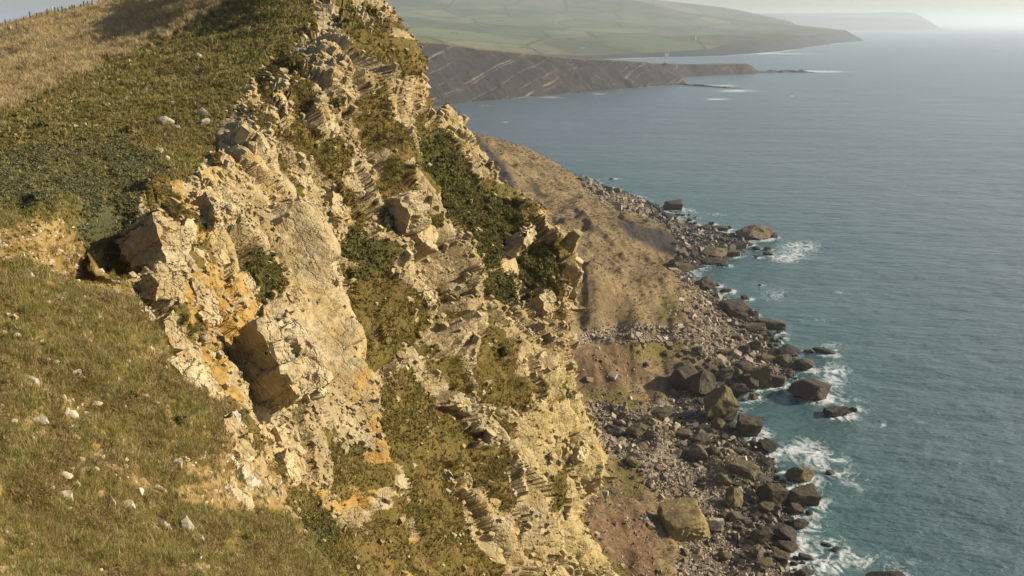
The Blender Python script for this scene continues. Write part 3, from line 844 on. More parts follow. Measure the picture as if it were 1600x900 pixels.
def make_headland_mat():
    nt = NT('shale_headland', 0.95, 0.1)
    f = nt.attr('face').outputs['Fac']
    n = nt.noise(0.02, 6, 0.7)
    sh = nt.ramp(n, [(0.3, (0.020, 0.018, 0.018)), (0.5, (0.037, 0.032, 0.030)), (0.7, (0.068, 0.057, 0.046))])
    sh = nt.mix(nt.ramp(nt.noise(0.006, 4, 0.6), [(0.5, 0.0), (0.65, 0.7)]), sh, (0.085, 0.062, 0.040))
    gul = nt.noise(0.05, 5, 0.6, v=nt.mapv(nt.pos, (1.0, 1.0, 0.12)))
    sh = nt.mix(nt.ramp(gul, [(0.35, 0.7), (0.6, 0.0)]), sh, (0.035, 0.032, 0.030))
    # pale ledges of harder beds dipping along the face
    sx = nt.n.new('ShaderNodeSeparateXYZ')
    nt.l.new(nt.pos, sx.inputs[0])
    h = nt.math('ADD', nt.math('MULTIPLY', sx.outputs[0], -0.42), sx.outputs[2])
    h = nt.math('ADD', h, nt.math('MULTIPLY', nt.noise(0.01, 3, 0.5), 14.0))
    w1 = nt.math('DIVIDE', nt.math('PINGPONG', h, 27.0), 27.0)
    bed = nt.ramp(w1, [(0.02, 0.8), (0.07, 0.0)])
    w2 = nt.math('DIVIDE', nt.math('PINGPONG', nt.math('ADD', h, 7.0), 9.5), 9.5)
    bed2 = nt.ramp(w2, [(0.03, 0.5), (0.12, 0.0)])
    gate = nt.ramp(nt.noise(0.016, 6, 0.75), [(0.47, 0.0), (0.62, 1.0)])
    sh = nt.mix(nt.math('MULTIPLY', nt.math('ADD', bed, bed2, clamp=True), gate), sh, (0.24, 0.20, 0.145))
    gr = nt.ramp(nt.noise(0.008, 4, 0.6), [(0.35, (0.09, 0.10, 0.03)), (0.65, (0.15, 0.13, 0.05))])
    c = nt.mix(nt.ramp(f, [(0.05, 0.0), (0.35, 1.0)]), gr, sh)
    return nt.done(c, nt.bump(nt.math('ADD', gul, n), 0.6, 8.0))
M_HEAD = make_headland_mat()

HEAD_FOOT = [(560, 172), (640, 167), (700, 163), (760, 157), (830, 150), (900, 144), (980, 138), (1040, 134), (1062, 130), (1050, 124), (1090, 119), (1140, 117), (1180, 115)]
hf = at_z(np.array(HEAD_FOOT, float)[:, 0], np.array(HEAD_FOOT, float)[:, 1], 0.0)[:, :2]
back = at_z(np.array([1184., 1100, 1000, 960, 900]), np.array([111., 107.5, 102.5, 97, 93]), 0.0)[:, :2]
head_coast = [tuple(q) for q in hf] + [tuple(q) for q in back] + [(-100, 2900), (-700, 2900), (-700, 1150)]
hp = wpts([(560, 58, 1330), (640, 63, 1400), (700, 70, 1430), (760, 77, 1480), (830, 84, 1560), (900, 93, 1700), (960, 97, 1800), (1020, 99, 1880), (1080, 101, 1980), (1170, 99, 2200)])
hp2 = wpts([(640, 66, 1900), (760, 80, 1950), (900, 95, 2100)])
hp2[:, 2] -= 8
HEADZ = TPS(np.concatenate([hp, hp2])[:, :2], np.concatenate([hp, hp2])[:, 2], 500, 1e-3)
headland, _ = far_land('dark_headland', head_coast, HEADZ, 330, 520, -0.20, 0.275, 1150, 2700, (17, 70, 3.0, 90), M_HEAD, lambda x, y: np.interp(x, [-300, -100, 250, 520], [120, 110, 55, 22]), seed=201)
tag(headland, 'dark shale headland with pale slanting rock beds across the bay', 'headland')

def make_far_mat():
    nt = NT('far_fields', 0.95, 0.05)
    f = nt.attr('face').outputs['Fac']
    wv = nt.mapv(nt.pos, (1.0, 0.6, 0.0))
    n = nt.noise(0.0015, 5, 0.6, v=wv)
    cell = nt.voro(0.0032, v=wv, out='Color')
    k = nt.sep(cell)
    c = nt.ramp(k[0], [(0.0, (0.105, 0.125, 0.055)), (0.35, (0.135, 0.155, 0.065)), (0.6, (0.165, 0.155, 0.08)), (0.8, (0.13, 0.115, 0.07)), (1.0, (0.17, 0.19, 0.08))], 'CONSTANT')
    c = nt.mix(nt.ramp(n, [(0.46, 0.0), (0.56, 0.8)]), c, (0.055, 0.062, 0.030))
    hedge = nt.voro(0.0032, v=wv, feature='DISTANCE_TO_EDGE')
    c = nt.mix(nt.ramp(hedge, [(0.010, 0.85), (0.03, 0.0)]), c, (0.035, 0.042, 0.02))
    c = nt.mix(nt.ramp(nt.noise(0.012, 4, 0.7, v=wv), [(0.6, 0.0), (0.66, 0.8)]), c, (0.035, 0.042, 0.02))
    c = nt.mix(nt.ramp(f, [(0.1, 0.0), (0.5, 1.0)]), c, nt.ramp(nt.noise(0.01, 5, 0.7), [(0.3, (0.022, 0.020, 0.019)), (0.7, (0.065, 0.055, 0.046))]))
    return nt.done(c, nt.bump(nt.noise(0.01, 5, 0.6), 0.3, 20))
M_FAR = make_far_mat()
far_foot = np.array([(860, 95), (940, 92.5), (1000, 90.5), (1060, 89), (1130, 87), (1200, 82), (1222, 80), (1260, 74), (1300, 69), (1327, 65.5)], float)
ff = at_z(far_foot[:, 0], far_foot[:, 1], 0.0)[:, :2]
far_coast = [tuple(q) for q in ff] + [(2000, 5900), (1900, 6600), (2100, 7600), (2300, 9500), (-2500, 9500), (-2500, 2500), (-400, 2500)]
fp = wpts([(560, 50, 2700), (640, 56, 2700), (760, 75, 2700), (860, 84, 2800), (640, 45, 3300), (640, 14, 5000), (560, 10, 5000), (700, 10, 5200), (800, 5, 5500), (900, 2, 5800), (960, -1, 6000), (1005, 3, 6100), (1030, 14, 6200), (1090, 17, 6800), (1160, 17, 7200), (1190, 26, 7000), (1000, 45, 4500), (900, 50, 4000), (800, 45, 4000), (1000, 70, 3250), (1100, 60, 3500), (1180, 50, 4600), (1250, 47, 5200), (1315, 46, 5750), (1100, 40, 5200), (1220, 30, 7400), (1280, 36, 8000)])
FARZ = TPS(fp[:, :2], fp[:, 2], 1500, 1e-3)
yfar = lambda x, y: np.interp(x, [0, 300, 800, 1900], [60, 60, 90, 90])
farhills, _ = far_land('far_hills', far_coast, lambda x, y: FARZ(x, y) * (1 - smooth(7600, 9300, y)), 260, 420, -0.3, 0.42, 2450, 9400, (25, 200, 5, 300), M_FAR, yfar, seed=221)
tag(farhills, 'hazy green downs and fields behind the bay', 'hills')
ef = [(1180, 46.6), (1300, 46.8), (1400, 46.6), (1450, 45.8), (1487, 44.0)]
e0 = unproj(np.array([q[0] for q in ef]), 46.8, 14000.0)[:, :2]
e_coast = [tuple(q) for q in e0] + [(e0[-1][0] + 80, 14900), (e0[-1][0] - 300, 17000), (2000, 17500), (2000, 13500)]
ep = wpts([(1100, 20, 14600), (1200, 21, 14600), (1280, 22, 14600), (1350, 24, 14600), (1400, 23, 14600), (1445, 22, 14600), (1455, 26, 14600), (1475, 38, 14500), (1488, 44, 14500)])
ep2 = ep.copy(); ep2[:, 1] += 1800; ep2[:, 0] *= 1.1
EZ = TPS(np.concatenate([ep, ep2])[:, :2], np.concatenate([ep, ep2])[:, 2], 3000, 1e-3)
farhead, _ = far_land('far_headland', e_coast, EZ, 90, 300, 0.16, 0.47, 13300, 17400, (40, 400, 10, 600), M_FAR, 300, seed=231)
tag(farhead, 'faint grey headland on the horizon', 'headland')

# ------------------------------------------------------------------ sea
def foam_dist(x, y):
    d = dist_line([tuple(q) for q in SHW], x, y)
    return np.where(inside(SH_POLY, x, y), -d, d)
sy = np.concatenate([np.geomspace(60, 900, 520), np.geomspace(905, 60000, 330)])
sx = np.concatenate([np.linspace(-1.6, -0.3, 30)[:-1], np.linspace(-0.3, 0.62, 520), np.linspace(0.62, 2.2, 40)[1:]])
YS, XS = np.meshgrid(sy, sx, indexing='ij')
XS = XS * YS
sd = foam_dist(XS, YS)
Pn = np.stack([XS, YS, 0 * XS], -1)
near = smooth(1500, 400, YS)
ZS = near * (0.35 * fbm(Pn * np.array([0.07, 0.11, 1]), 4, 301) + 0.16 * fbm(Pn * np.array([0.3, 0.45, 1]), 3, 305))
SEA_FOAM = dict(Pn=Pn, sd=sd)

# ------------------------------------------------------------------ shore boulders: where they stand
def ground(px, py, it=8):
    px, py = np.asarray(px, float), np.asarray(py, float)
    z = np.full(px.shape, 3.0)
    for k in range(it):
        p = unproj(px, py, t_at_z(px, py, z))
        z = 0.45 * z + 0.55 * np.clip(under_z(p[..., 0], p[..., 1]), 0.0, 45)
    p[..., 2] = z
    return p

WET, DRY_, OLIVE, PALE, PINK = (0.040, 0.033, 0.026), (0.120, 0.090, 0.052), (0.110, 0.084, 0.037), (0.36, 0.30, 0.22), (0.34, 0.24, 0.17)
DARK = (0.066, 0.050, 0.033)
# px, py of the middle, width, height in photograph pixels, colour, label
BOULDERS = [
 (1287, 546, 36, 15, WET, 'low black rock with foam round it, lying offshore beside a smaller one'),
 (1264, 548, 14, 8, WET, 'small black rock just shoreward of the low black offshore rock'),
 (1265, 605, 58, 40, DARK, 'big pointed dark boulder standing in white surf beyond the shoreline blocks'),
 (1307, 640, 44, 18, WET, 'low jagged black rock awash in foam, seaward of the big pointed boulder'),
 (1334, 638, 13, 9, WET, 'small black lump at the seaward end of the jagged rock in the foam'),
 (1257, 568, 32, 24, DARK, 'rounded dark boulder at the water, shoreward of the big pointed boulder'),
 (1231, 549, 44, 26, WET, 'long dark boulder lying at the waterline behind the rounded one'),
 (1204, 503, 50, 24, DARK, 'flat topped square block jutting into the surf'),
 (1150, 480, 56, 34, DARK, 'long tilted slab of dark rock leading to the flat topped block'),
 (1177, 509, 42, 22, DRY_, 'brown wedge shaped boulder under the flat topped block'),
 (1190, 588, 34, 40, OLIVE, 'angular boulder with one sunny face at the head of the small inlet'),
 (1180, 540, 22, 20, DRY_, 'squarish tan boulder high above the small inlet'),
 (1150, 553, 18, 16, PALE, 'pale grey block at the top of the boulder pile by the inlet'),
 (1167, 563, 18, 14, PINK, 'pinkish flat block next to the pale grey block'),
 (1163, 546, 18, 16, DARK, 'dark block wedged above the pinkish flat block'),
 (1164, 573, 30, 20, DARK, 'dark leaning boulder below the pinkish flat block'),
 (1153, 585, 18, 18, DRY_, 'small round brown boulder left of the inlet head'),
 (1134, 586, 30, 28, DRY_, 'rounded brown boulder above the tall olive boulder'),
 (1154, 606, 36, 24, DARK, 'dark boulder overhanging the inlet beside the tall olive boulder'),
 (1173, 598, 22, 24, DARK, 'upright dark boulder between the angular one and the inlet'),
 (1214, 594, 26, 20, DARK, 'dark brown boulder at the mouth of the small inlet'),
 (1220, 560, 26, 22, DRY_, 'brown boulder tucked behind the long waterline boulder'),
 (1196, 557, 34, 16, OLIVE, 'long olive stone lying across the pile above the angular boulder'),
 (1121, 632, 54, 62, OLIVE, 'tall olive boulder with a rounded top standing over the inlet'),
 (1098, 600, 40, 44, DARK, 'dark boulder standing in for the shaded side of the tall olive boulder'),  # shade side of the olive boulder, added as a rock of darker colour
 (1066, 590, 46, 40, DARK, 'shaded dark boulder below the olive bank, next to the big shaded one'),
 (1171, 664, 44, 36, DARK, 'dark brown block standing in the water across the inlet from the tall olive boulder'),
 (1120, 662, 22, 24, OLIVE, 'small olive boulder at the foot of the tall olive boulder'),
 (1164, 464, 14, 9, WET, 'little dark rock awash off the long tilted slab'),
 (1133, 453, 18, 9, WET, 'flat black rock at the edge of the surf above the long tilted slab'),
 (1197, 695, 38, 24, WET, 'smooth black boulder in the surf below the dark brown block'),
 (1197, 720, 25, 17, WET, 'small black boulder at the foam edge above the square blocks'),
 (1163, 729, 46, 28, DRY_, 'broad brown boulder lying behind the square blocks'),
 (1128, 748, 27, 20, OLIVE, 'rounded sandy boulder alone on the pebbles'),
 (1148, 778, 36, 36, OLIVE, 'upright sunlit boulder with a narrow top on the pebble beach'),
 (1250, 739, 44, 32, DRY_, 'square block with a lit side at the water, topmost of three blocks'),
 (1253, 772, 54, 30, DARK, 'square dark block at the water, below the lit topmost block'),
 (1208, 768, 46, 38, DARK, 'square block on the shore side of the other two blocks'),
 (1298, 737, 14, 9, DRY_, 'lone small tan rock out in the foam off the square blocks'),
 (1221, 828, 46, 28, WET, 'big rounded black boulder in the wash below the square blocks'),
 (1250, 817, 32, 15, WET, 'flat black rock seaward of the big rounded black boulder'),
 (1240, 793, 26, 18, DARK, 'dark rock just under the square blocks'),
 (1264, 800, 11, 9, WET, 'tiny pointed black rock in the foam under the square blocks'),
 (1189, 836, 36, 30, DARK, 'jagged dark boulder on the shore side of the big rounded black one'),
 (1119, 820, 24, 24, PALE, 'pale tilted slab standing on the beach beside the grooved boulder'),
 (1196, 791, 28, 20, DRY_, 'brown boulder at the foot of the square block nearest the beach'),
 (1180, 780, 16, 17, OLIVE, 'small olive boulder between the upright boulder and the square blocks'),
 (1148, 805, 24, 16, DRY_, 'flat brown boulder under the upright sunlit boulder'),
 (1291, 849, 18, 8, WET, 'small low black rock in the foam off the beach end'),
 (1307, 857, 18, 6, WET, 'low black sliver of rock farther out in the foam'),
 (1260, 869, 26, 13, WET, 'flat dark rock in the wash near the beach end'),
 (1228, 852, 34, 22, DARK, 'dark boulder on the waterline below the big rounded black boulder'),
 (1220, 868, 26, 20, DRY_, 'brown boulder between the dark waterline boulder and the beach pebbles'),
 (1257, 893, 34, 18, DARK, 'dark boulder at the beach end where the waves break'),
 (1192, 880, 30, 20, OLIVE, 'flat olive boulder on the beach end above the breaking waves'),
 (1181, 865, 20, 18, DRY_, 'small tan boulder beside the flat olive boulder'),
 (1388, 905, 78, 26, WET, 'large black rock in white water, cut off by the bottom edge of the view'),
 (958, 672, 32, 24, DARK, 'dark rounded boulder just clear of the cliff foot'),
 (997, 670, 40, 26, OLIVE, 'broad olive boulder with a flat top beside the pale white stone'),
 (971, 660, 15, 12, PALE, 'pale white stone between the two dark boulders near the cliff foot'),
 (1036, 645, 40, 26, DRY_, 'tilted ribbed boulder on the upper beach below the shaded boulders'),
 (1000, 701, 30, 20, DRY_, 'brown boulder below the broad olive boulder'),
 (987, 718, 26, 16, OLIVE, 'low olive boulder under the brown boulder on the upper beach'),
 (1060, 707, 30, 16, DARK, 'dark flat boulder in the middle of the pebbles'),
 (1093, 704, 34, 24, DRY_, 'tan boulder, bigger of a touching pair on the pebbles'),
 (1114, 702, 20, 18, DRY_, 'tan boulder, smaller of a touching pair on the pebbles'),
 (1094, 686, 30, 18, DARK, 'brown block just above the touching tan pair'),
 (1068, 677, 26, 20, DRY_, 'brown boulder between the ribbed boulder and the tan pair'),
 (1067, 863, 14, 14, DARK, 'small dark pointed stone on the pebbles below the grooved boulder'),
 (1051, 319, 32, 19, WET, 'largest black rock of the far cluster at the end of the scree'),
 (1018, 320, 28, 14, WET, 'low black rock on the shore side of the far cluster'),
 (1046, 337, 24, 14, WET, 'black domed rock in the foam under the largest of the far cluster'),
 (1061, 335, 12, 6, WET, 'small black rock beside the domed rock of the far cluster'),
 (1178, 361, 54, 30, DRY_, 'great brown wedge of rock at the tip of the rocky point'),
 (1209, 367, 13, 10, DARK, 'small rock at the seaward toe of the great brown wedge'),
 (1100, 354, 24, 13, DARK, 'dark hump of rock at the back of the rocky point'),
 (1124, 355, 26, 12, WET, 'black flat rock between the dark hump and the great wedge'),
 (1155, 384, 18, 10, WET, 'black rock in the wash just under the great brown wedge'),
 (1169, 381, 14, 8, WET, 'second black rock from the shore in the line under the great wedge'),
 (1181, 387, 14, 8, WET, 'third black rock from the shore in the line under the great wedge'),
 (1198, 388, 11, 8, WET, 'outermost black rock in the line under the great wedge'),
 (1200, 396, 17, 6, WET, 'flat black rock below the outermost of the line'),
 (1181, 400, 11, 6, WET, 'small flat rock inshore of the flat black one off the point'),
 (1116, 391, 46, 20, DRY_, 'long brown ledge of rock in the middle of the rocky point'),
 (1144, 394, 24, 14, DRY_, 'brown stone at the seaward end of the long brown ledge'),
 (1114, 406, 36, 16, DARK, 'dark ledge along the lower edge of the rocky point'),
 (1131, 413, 14, 8, WET, 'black rock at the lower corner of the rocky point'),
 (1069, 417, 24, 14, DRY_, 'brown block at the foot of the dark shale slope'),
 (1051, 412, 18, 16, DARK, 'dark block at the near end of the shale slope'),
 (1073, 384, 12, 9, PINK, 'pinkish block lying on the rocky point near the shale slope'),
 (1078, 441, 24, 18, DRY_, 'brown boulder on the shore side of the dark twin boulder'),
 (1101, 444, 36, 26, DARK, 'dark twin boulder at the little cove below the point'),
 (1135, 452, 16, 8, WET, 'tiny rock awash between the cove and the tilted slab'),
 (1116, 443, 15, 9, WET, 'black rock touching the water beside the dark twin boulder'),
 (1187, 445, 5, 4, WET, 'tiny black rock alone in a patch of foam off the cove'),
 (907, 279, 18, 9, WET, 'black rock under the brow where the landslip meets the sea'),
 (955, 279, 8, 4, WET, 'lone black rock breaking the water off the landslip brow'),
 (985, 315, 11, 9, PALE, 'pale boulder at the end of the grey scree'),
 (1131, 866, 26, 18, OLIVE, 'olive stone sunk in the pebbles between the two dark shore rows'),
]
def rock_mesh(name, seed, cuts=16, sub=3, flat=0.12, rough=0.05, boxy=0.0, groove=False):
    rr = np.random.default_rng(seed)
    bm = bmesh.new()
    bmesh.ops.create_icosphere(bm, subdivisions=sub, radius=1.0)
    co = np.array([v.co[:] for v in bm.verts])
    co *= 1.35
    nrm = rr.normal(size=(cuts, 3))
    if boxy > 0:
        ax = np.linalg.qr(rr.normal(size=(3, 3)) * 0.25 + np.eye(3))[0]
        nrm = np.concatenate([nrm[:max(3, cuts // 3)], ax, -ax]) + rr.normal(size=(max(3, cuts // 3) + 6, 3)) * 0.06
    nrm /= np.linalg.norm(nrm, axis=1, keepdims=True)
    for k, n in enumerate(nrm):
        lim = rr.uniform(0.62, 0.92)
        if boxy > 0 and k >= len(nrm) - 6:
            lim = rr.uniform(0.66, 0.78)
        d = co @ n
        over = np.maximum(d - lim, 0)
        co -= (over * (1 - flat))[:, None] * n
    co += rough * np.stack([fbm(co * 1.7 + seed, 4, seed), fbm(co * 1.7 + seed, 4, seed + 7), fbm(co * 1.7, 4, seed + 13)], -1) * 1.6
    if groove:
        co += 0.045 * (np.sin(co[:, 0] * 26 + co[:, 1] * 9) * (co[:, 2] < 0.55))[:, None] * np.array([0.5, -0.8, 0])
    lo, hi = co.min(0), co.max(0)
    co = (co - (lo + hi) / 2) / (hi - lo)          # unit box
    co[:, 2] += 0.5
    for v, c in zip(bm.verts, co):
        v.co = c
    me = bpy.data.meshes.new(name)
    bm.to_mesh(me)
    bm.free()
    return me

def make_boulder_mat():
    nt = NT('shore_boulder', 0.85, 0.3)
    n = nt.noise(0.9, 5, 0.65)
    c = nt.mix(1.0, nt.ocol, nt.ramp(n, [(0.3, 0.55), (0.5, 1.0), (0.72, 1.55)]), 'MULTIPLY')
    c = nt.mix(nt.ramp(nt.noise(0.35, 4, 0.6), [(0.5, 0.0), (0.68, 0.5)]), c, (0.085, 0.070, 0.030))
    # tide-wet foot near the sea
    sx = nt.n.new('ShaderNodeSeparateXYZ')
    nt.l.new(nt.pos, sx.inputs[0])
    wet = nt.ramp(nt.math('ADD', sx.outputs[2], nt.math('MULTIPLY', nt.noise(0.5, 3), 1.0)), [(0.5, 1.0), (1.0, 0.0)])
    c = nt.mix(nt.math('MULTIPLY', wet, 0.75), c, (0.022, 0.019, 0.016))
    r = nt.mix(wet, (0.9, 0.9, 0.9), (0.35, 0.35, 0.35))
    for mm in (): pass
    return nt.done(c, nt.bump(nt.math('ADD', nt.noise(1.6, 6, 0.7), nt.math('MULTIPLY', nt.voro(1.1, feature='DISTANCE_TO_EDGE'), 0.3)), 1.0, 0.35), nt.sep(r)[0])
M_BOULDER = make_boulder_mat()
BM_ROUND = [rock_mesh('boulder', 400 + k, 15, 3, rough=0.09) for k in range(6)]
BM_BOXY = [rock_mesh('boulder_block', 430 + k, 9, 3, boxy=1.0, rough=0.09) for k in range(6)]
BIG_ROUND = [rock_mesh('boulder', 450 + k, 17, 4, rough=0.12) for k in range(5)]
BIG_BOXY = [rock_mesh('boulder_block', 465 + k, 14, 4, boxy=1.0, rough=0.115) for k in range(5)]
for m in BM_ROUND + BM_BOXY + BIG_ROUND + BIG_BOXY:
    m.materials.append(M_BOULDER)
BW = []        # world x, y, radius, of rocks for the surf
def put_boulder(px, py, w, h, col, label, cat='boulder', group=None, mesh=None, name='boulder', mat_rot=None):
    p = ground(np.array([px]), np.array([py + h * 0.36]))[0]
    t = proj(p)[2]
    mpp = float(t) / FPX
    wm = w * mpp
    flat_ = h < 0.55 * w
    hm = max((h - 0.25 * w) * mpp / 0.92, (0.24 if flat_ else 0.38) * wm)
    if hm > 1.3 * wm: hm = 1.3 * wm
    me = mesh or random.choice((BIG_BOXY if w > 27 else BM_BOXY) if ('block' in label or 'slab' in label or 'square' in label or 'angular' in label or random.random() < 0.3) and 'round' not in label else (BIG_ROUND if w > 27 else BM_ROUND))
    o = link(name, me)
    o.location = (p[0], p[1], p[2] - 0.14 * hm)
    o.scale = (wm, wm * (random.uniform(0.55, 0.75) if flat_ else random.uniform(0.75, 1.05)), hm * 1.16)
    o.rotation_euler = (random.uniform(-0.12, 0.12), random.uniform(-0.14, 0.14), random.uniform(-0.5, 0.5) + random.choice((0, math.pi)))
    f = random.uniform(0.85, 1.2)
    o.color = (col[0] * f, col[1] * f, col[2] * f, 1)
    tag(o, label, cat, group)
    BW.append((p[0], p[1], wm / 2))
    return o
for q in BOULDERS:
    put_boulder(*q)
# the great grooved boulder above the pebbles
G_MESH = rock_mesh('grooved_boulder', 480, 7, 4, boxy=1.0, groove=True)
G_MESH.materials.append(M_BOULDER)
gb = put_boulder(1068, 812, 78, 62, (0.20, 0.150, 0.058), 'great olive boulder with vertical grooves and a shaded face at the foot of the landslip', mesh=G_MESH)

ANCH = [(1287, 546, 'low black offshore rock'), (1265, 605, 'big pointed boulder'), (1231, 549, 'long waterline boulder'), (1204, 503, 'flat topped square block'), (1150, 480, 'long tilted slab'), (1190, 588, 'angular sunny faced boulder'), (1155, 556, 'pale grey block'), (1134, 586, 'rounded brown boulder'),
 (1121, 632, 'tall olive boulder'), (1098, 600, 'big shaded boulder'), (1066, 590, 'dark boulder under the olive bank'), (1171, 664, 'dark brown block in the inlet'), (1197, 695, 'smooth black boulder'), (1163, 729, 'broad brown boulder'), (1128, 748, 'rounded sandy boulder'), (1148, 778, 'upright sunlit boulder'), (1250, 750, 'square waterline blocks'), (1208, 768, 'landward square block'),
 (1221, 828, 'big rounded black boulder'), (1189, 836, 'jagged dark boulder'), (1119, 820, 'pale tilted slab'), (1192, 880, 'flat olive boulder'), (1257, 893, 'beach end boulder'), (1068, 812, 'great grooved boulder'), (958, 672, 'dark cliff foot boulder'), (997, 670, 'broad olive boulder'), (1036, 645, 'ribbed boulder'), (1000, 701, 'brown boulder'), (1060, 707, 'dark flat boulder'), (1100, 703, 'touching tan pair'),
 (1051, 319, 'far black cluster'), (1178, 361, 'great brown wedge'), (1100, 354, 'dark hump of rock'), (1116, 391, 'long brown ledge'), (1114, 406, 'lower dark ledge'), (1069, 417, 'brown block by the shale slope'), (1101, 444, 'dark twin boulder'), (907, 279, 'black rock under the brow'), (985, 315, 'pale end boulder')]
used_labels = set()
def near_label(px, py, w, col):
    tone = {WET: 'black', DARK: 'dark', DRY_: 'brown', OLIVE: 'olive', PALE: 'pale', PINK: 'pinkish'}[col]
    size = 'tiny' if w < 8 else ('small' if w < 12 else 'medium')
    o_ = sorted(ANCH, key=lambda a_: math.hypot(a_[0] - px, a_[1] - py))
    ax, ay, an = o_[0]
    dx, dy = px - ax, py - ay
    rel = ('seaward of' if dx > 0 else 'landward of') if abs(dx) > abs(dy) * 1.3 else ('beyond' if dy < 0 else 'on the near side of')
    c = ['%s %s rock %s the %s' % (size, tone, rel, an), '%s %s rock %s the %s, toward the %s' % (size, tone, rel, an, o_[1][2]), '%s %s rock %s the %s, nearer than the %s' % (size, tone, rel, an, o_[2][2]),
         '%s %s rock close by the %s, on its way to the %s' % (size, tone, an, o_[3][2])]
    for l in c:
        if l not in used_labels and len(l.split()) <= 16:
            used_labels.add(l)
            return l
    return None
taken = np.array([(q[0], q[1], max(q[2], q[3])) for q in BOULDERS] + [(1068, 812, 80)], float)
def band_points(lines, n, spread, wlo, whi, sep=0.42):
    global taken
    out = []
    L = []
    for ln in lines:
        for a, b_ in zip(ln[:-1], ln[1:]):
            L.append((a, b_, math.dist(a, b_)))
    tot = sum(q[2] for q in L)
    tries = 0
    while len(out) < n and tries < n * 60:
        tries += 1
        r = random.uniform(0, tot)
        for a, b_, d in L:
            if r < d: break
            r -= d
        u = r / d
        px = a[0] + (b_[0] - a[0]) * u + random.gauss(0, spread)
        py = a[1] + (b_[1] - a[1]) * u + random.gauss(0, spread * 0.7)
        w = random.uniform(wlo, whi) * random.uniform(0.7, 1.0)
        dd = np.hypot(taken[:, 0] - px, taken[:, 1] - py)
        if (dd < sep * (taken[:, 2] * 0.6 + w)).any(): continue
        taken = np.vstack([taken, [px, py, w]])
        out.append((px, py, w))
    return out
FILL = [
 ([[(1100, 470), (1150, 500), (1190, 530), (1215, 550)]], 36, 9, 8, 17, [DARK, DRY_, DRY_], 'brown weathered rock crowded between the tilted slab and the inlet boulders', 'rocks between the tilted slab and the inlet'),
 ([[(1100, 560), (1140, 575), (1180, 612)], [(1060, 560), (1100, 570)]], 30, 12, 8, 18, [DARK, DRY_], 'shaded rock in the pile above the small inlet', 'rocks piled above the inlet'),
 ([[(1080, 690), (1130, 690), (1160, 690), (1180, 720)], [(1040, 660), (1090, 660)]], 40, 14, 8, 18, [DRY_, DRY_, DARK], 'tan rock scattered on the upper pebbles near the touching pair', 'rocks on the upper pebbles'),
 ([[(1170, 740), (1190, 800), (1200, 850), (1210, 890)], [(1150, 740), (1160, 830), (1180, 890)]], 62, 15, 7, 19, [DARK, WET, DRY_], 'dark rock packed along the shore row beside the square blocks', 'rocks along the lower shore row'),
 ([[(1060, 345), (1110, 365), (1150, 375)], [(1070, 400), (1120, 380)]], 70, 11, 5, 13, [WET, DARK, DARK], 'dark rock heaped on the rocky point inshore of the great wedge', 'rocks heaped on the rocky point'),
 ([[(1150, 470), (1210, 520), (1225, 560), (1240, 590)], [(1160, 670), (1190, 710), (1215, 740), (1225, 800), (1235, 860), (1245, 895)]], 46, 7, 6, 15, [WET, WET, DARK], 'black wet rock at the water edge among the shore boulders', 'wet rocks at the water edge'),
 ([[(920, 285), (970, 303), (1005, 312)]], 22, 5, 4, 8, [PALE, DRY_, PALE], 'pale grey block in the scree under the landslip brow', 'blocks of the far scree'),
 ([[(940, 640), (980, 690), (960, 720)], [(1000, 640), (1030, 690)]], 24, 12, 7, 15, [DRY_, DARK, PALE], 'weathered rock in the rubble at the cliff foot', 'rocks in the cliff foot rubble'),
]
for lines, n, sp, a, b, cols, lab, grp in FILL:
    for px, py, w in band_points(lines, n, sp, a, b):
        col = random.choice(cols)
        put_boulder(px, py, w, w * random.uniform(0.6, 0.85), col, near_label(px, py, w, col) or lab, 'rock', grp, name='shore_rock')

# ------------------------------------------------------------------ sea surface with surf
sd = SEA_FOAM['sd']
edge = np.exp(-np.maximum(sd, 0) / 9.0) * (0.75 + 0.5 * fbm(Pn * np.array([0.035, 0.035, 1]), 3, 311))
for bx, by, br in BW:
    j0, j1 = np.searchsorted(sy, [by - 20, by + 20])
    if j1 <= j0: continue
    sub = (slice(j0, j1), slice(None))
    if foam_dist(np.array([bx]), np.array([by]))[0] < -1.0: continue
    dd = np.hypot(XS[sub] - bx - 1.2, YS[sub] - by)
    edge[sub] = np.maximum(edge[sub], 0.95 * np.exp(-np.maximum(dd - br, 0) / 3.2))
def dcoast(c):
    dd = dist_line(c, XS, YS, True)
    return np.where(inside(c, XS, YS), 0, dd)
farf = 0.8 * smooth(0.0, 0.35, fbm(Pn * np.array([0.012, 0.012, 1]), 3, 317)) * np.exp(-dist_line([tuple(q) for q in hf], XS, YS) / 14.0) + 0.9 * np.exp(-dist_line([tuple(q) for q in ff], XS, YS) / 45.0)
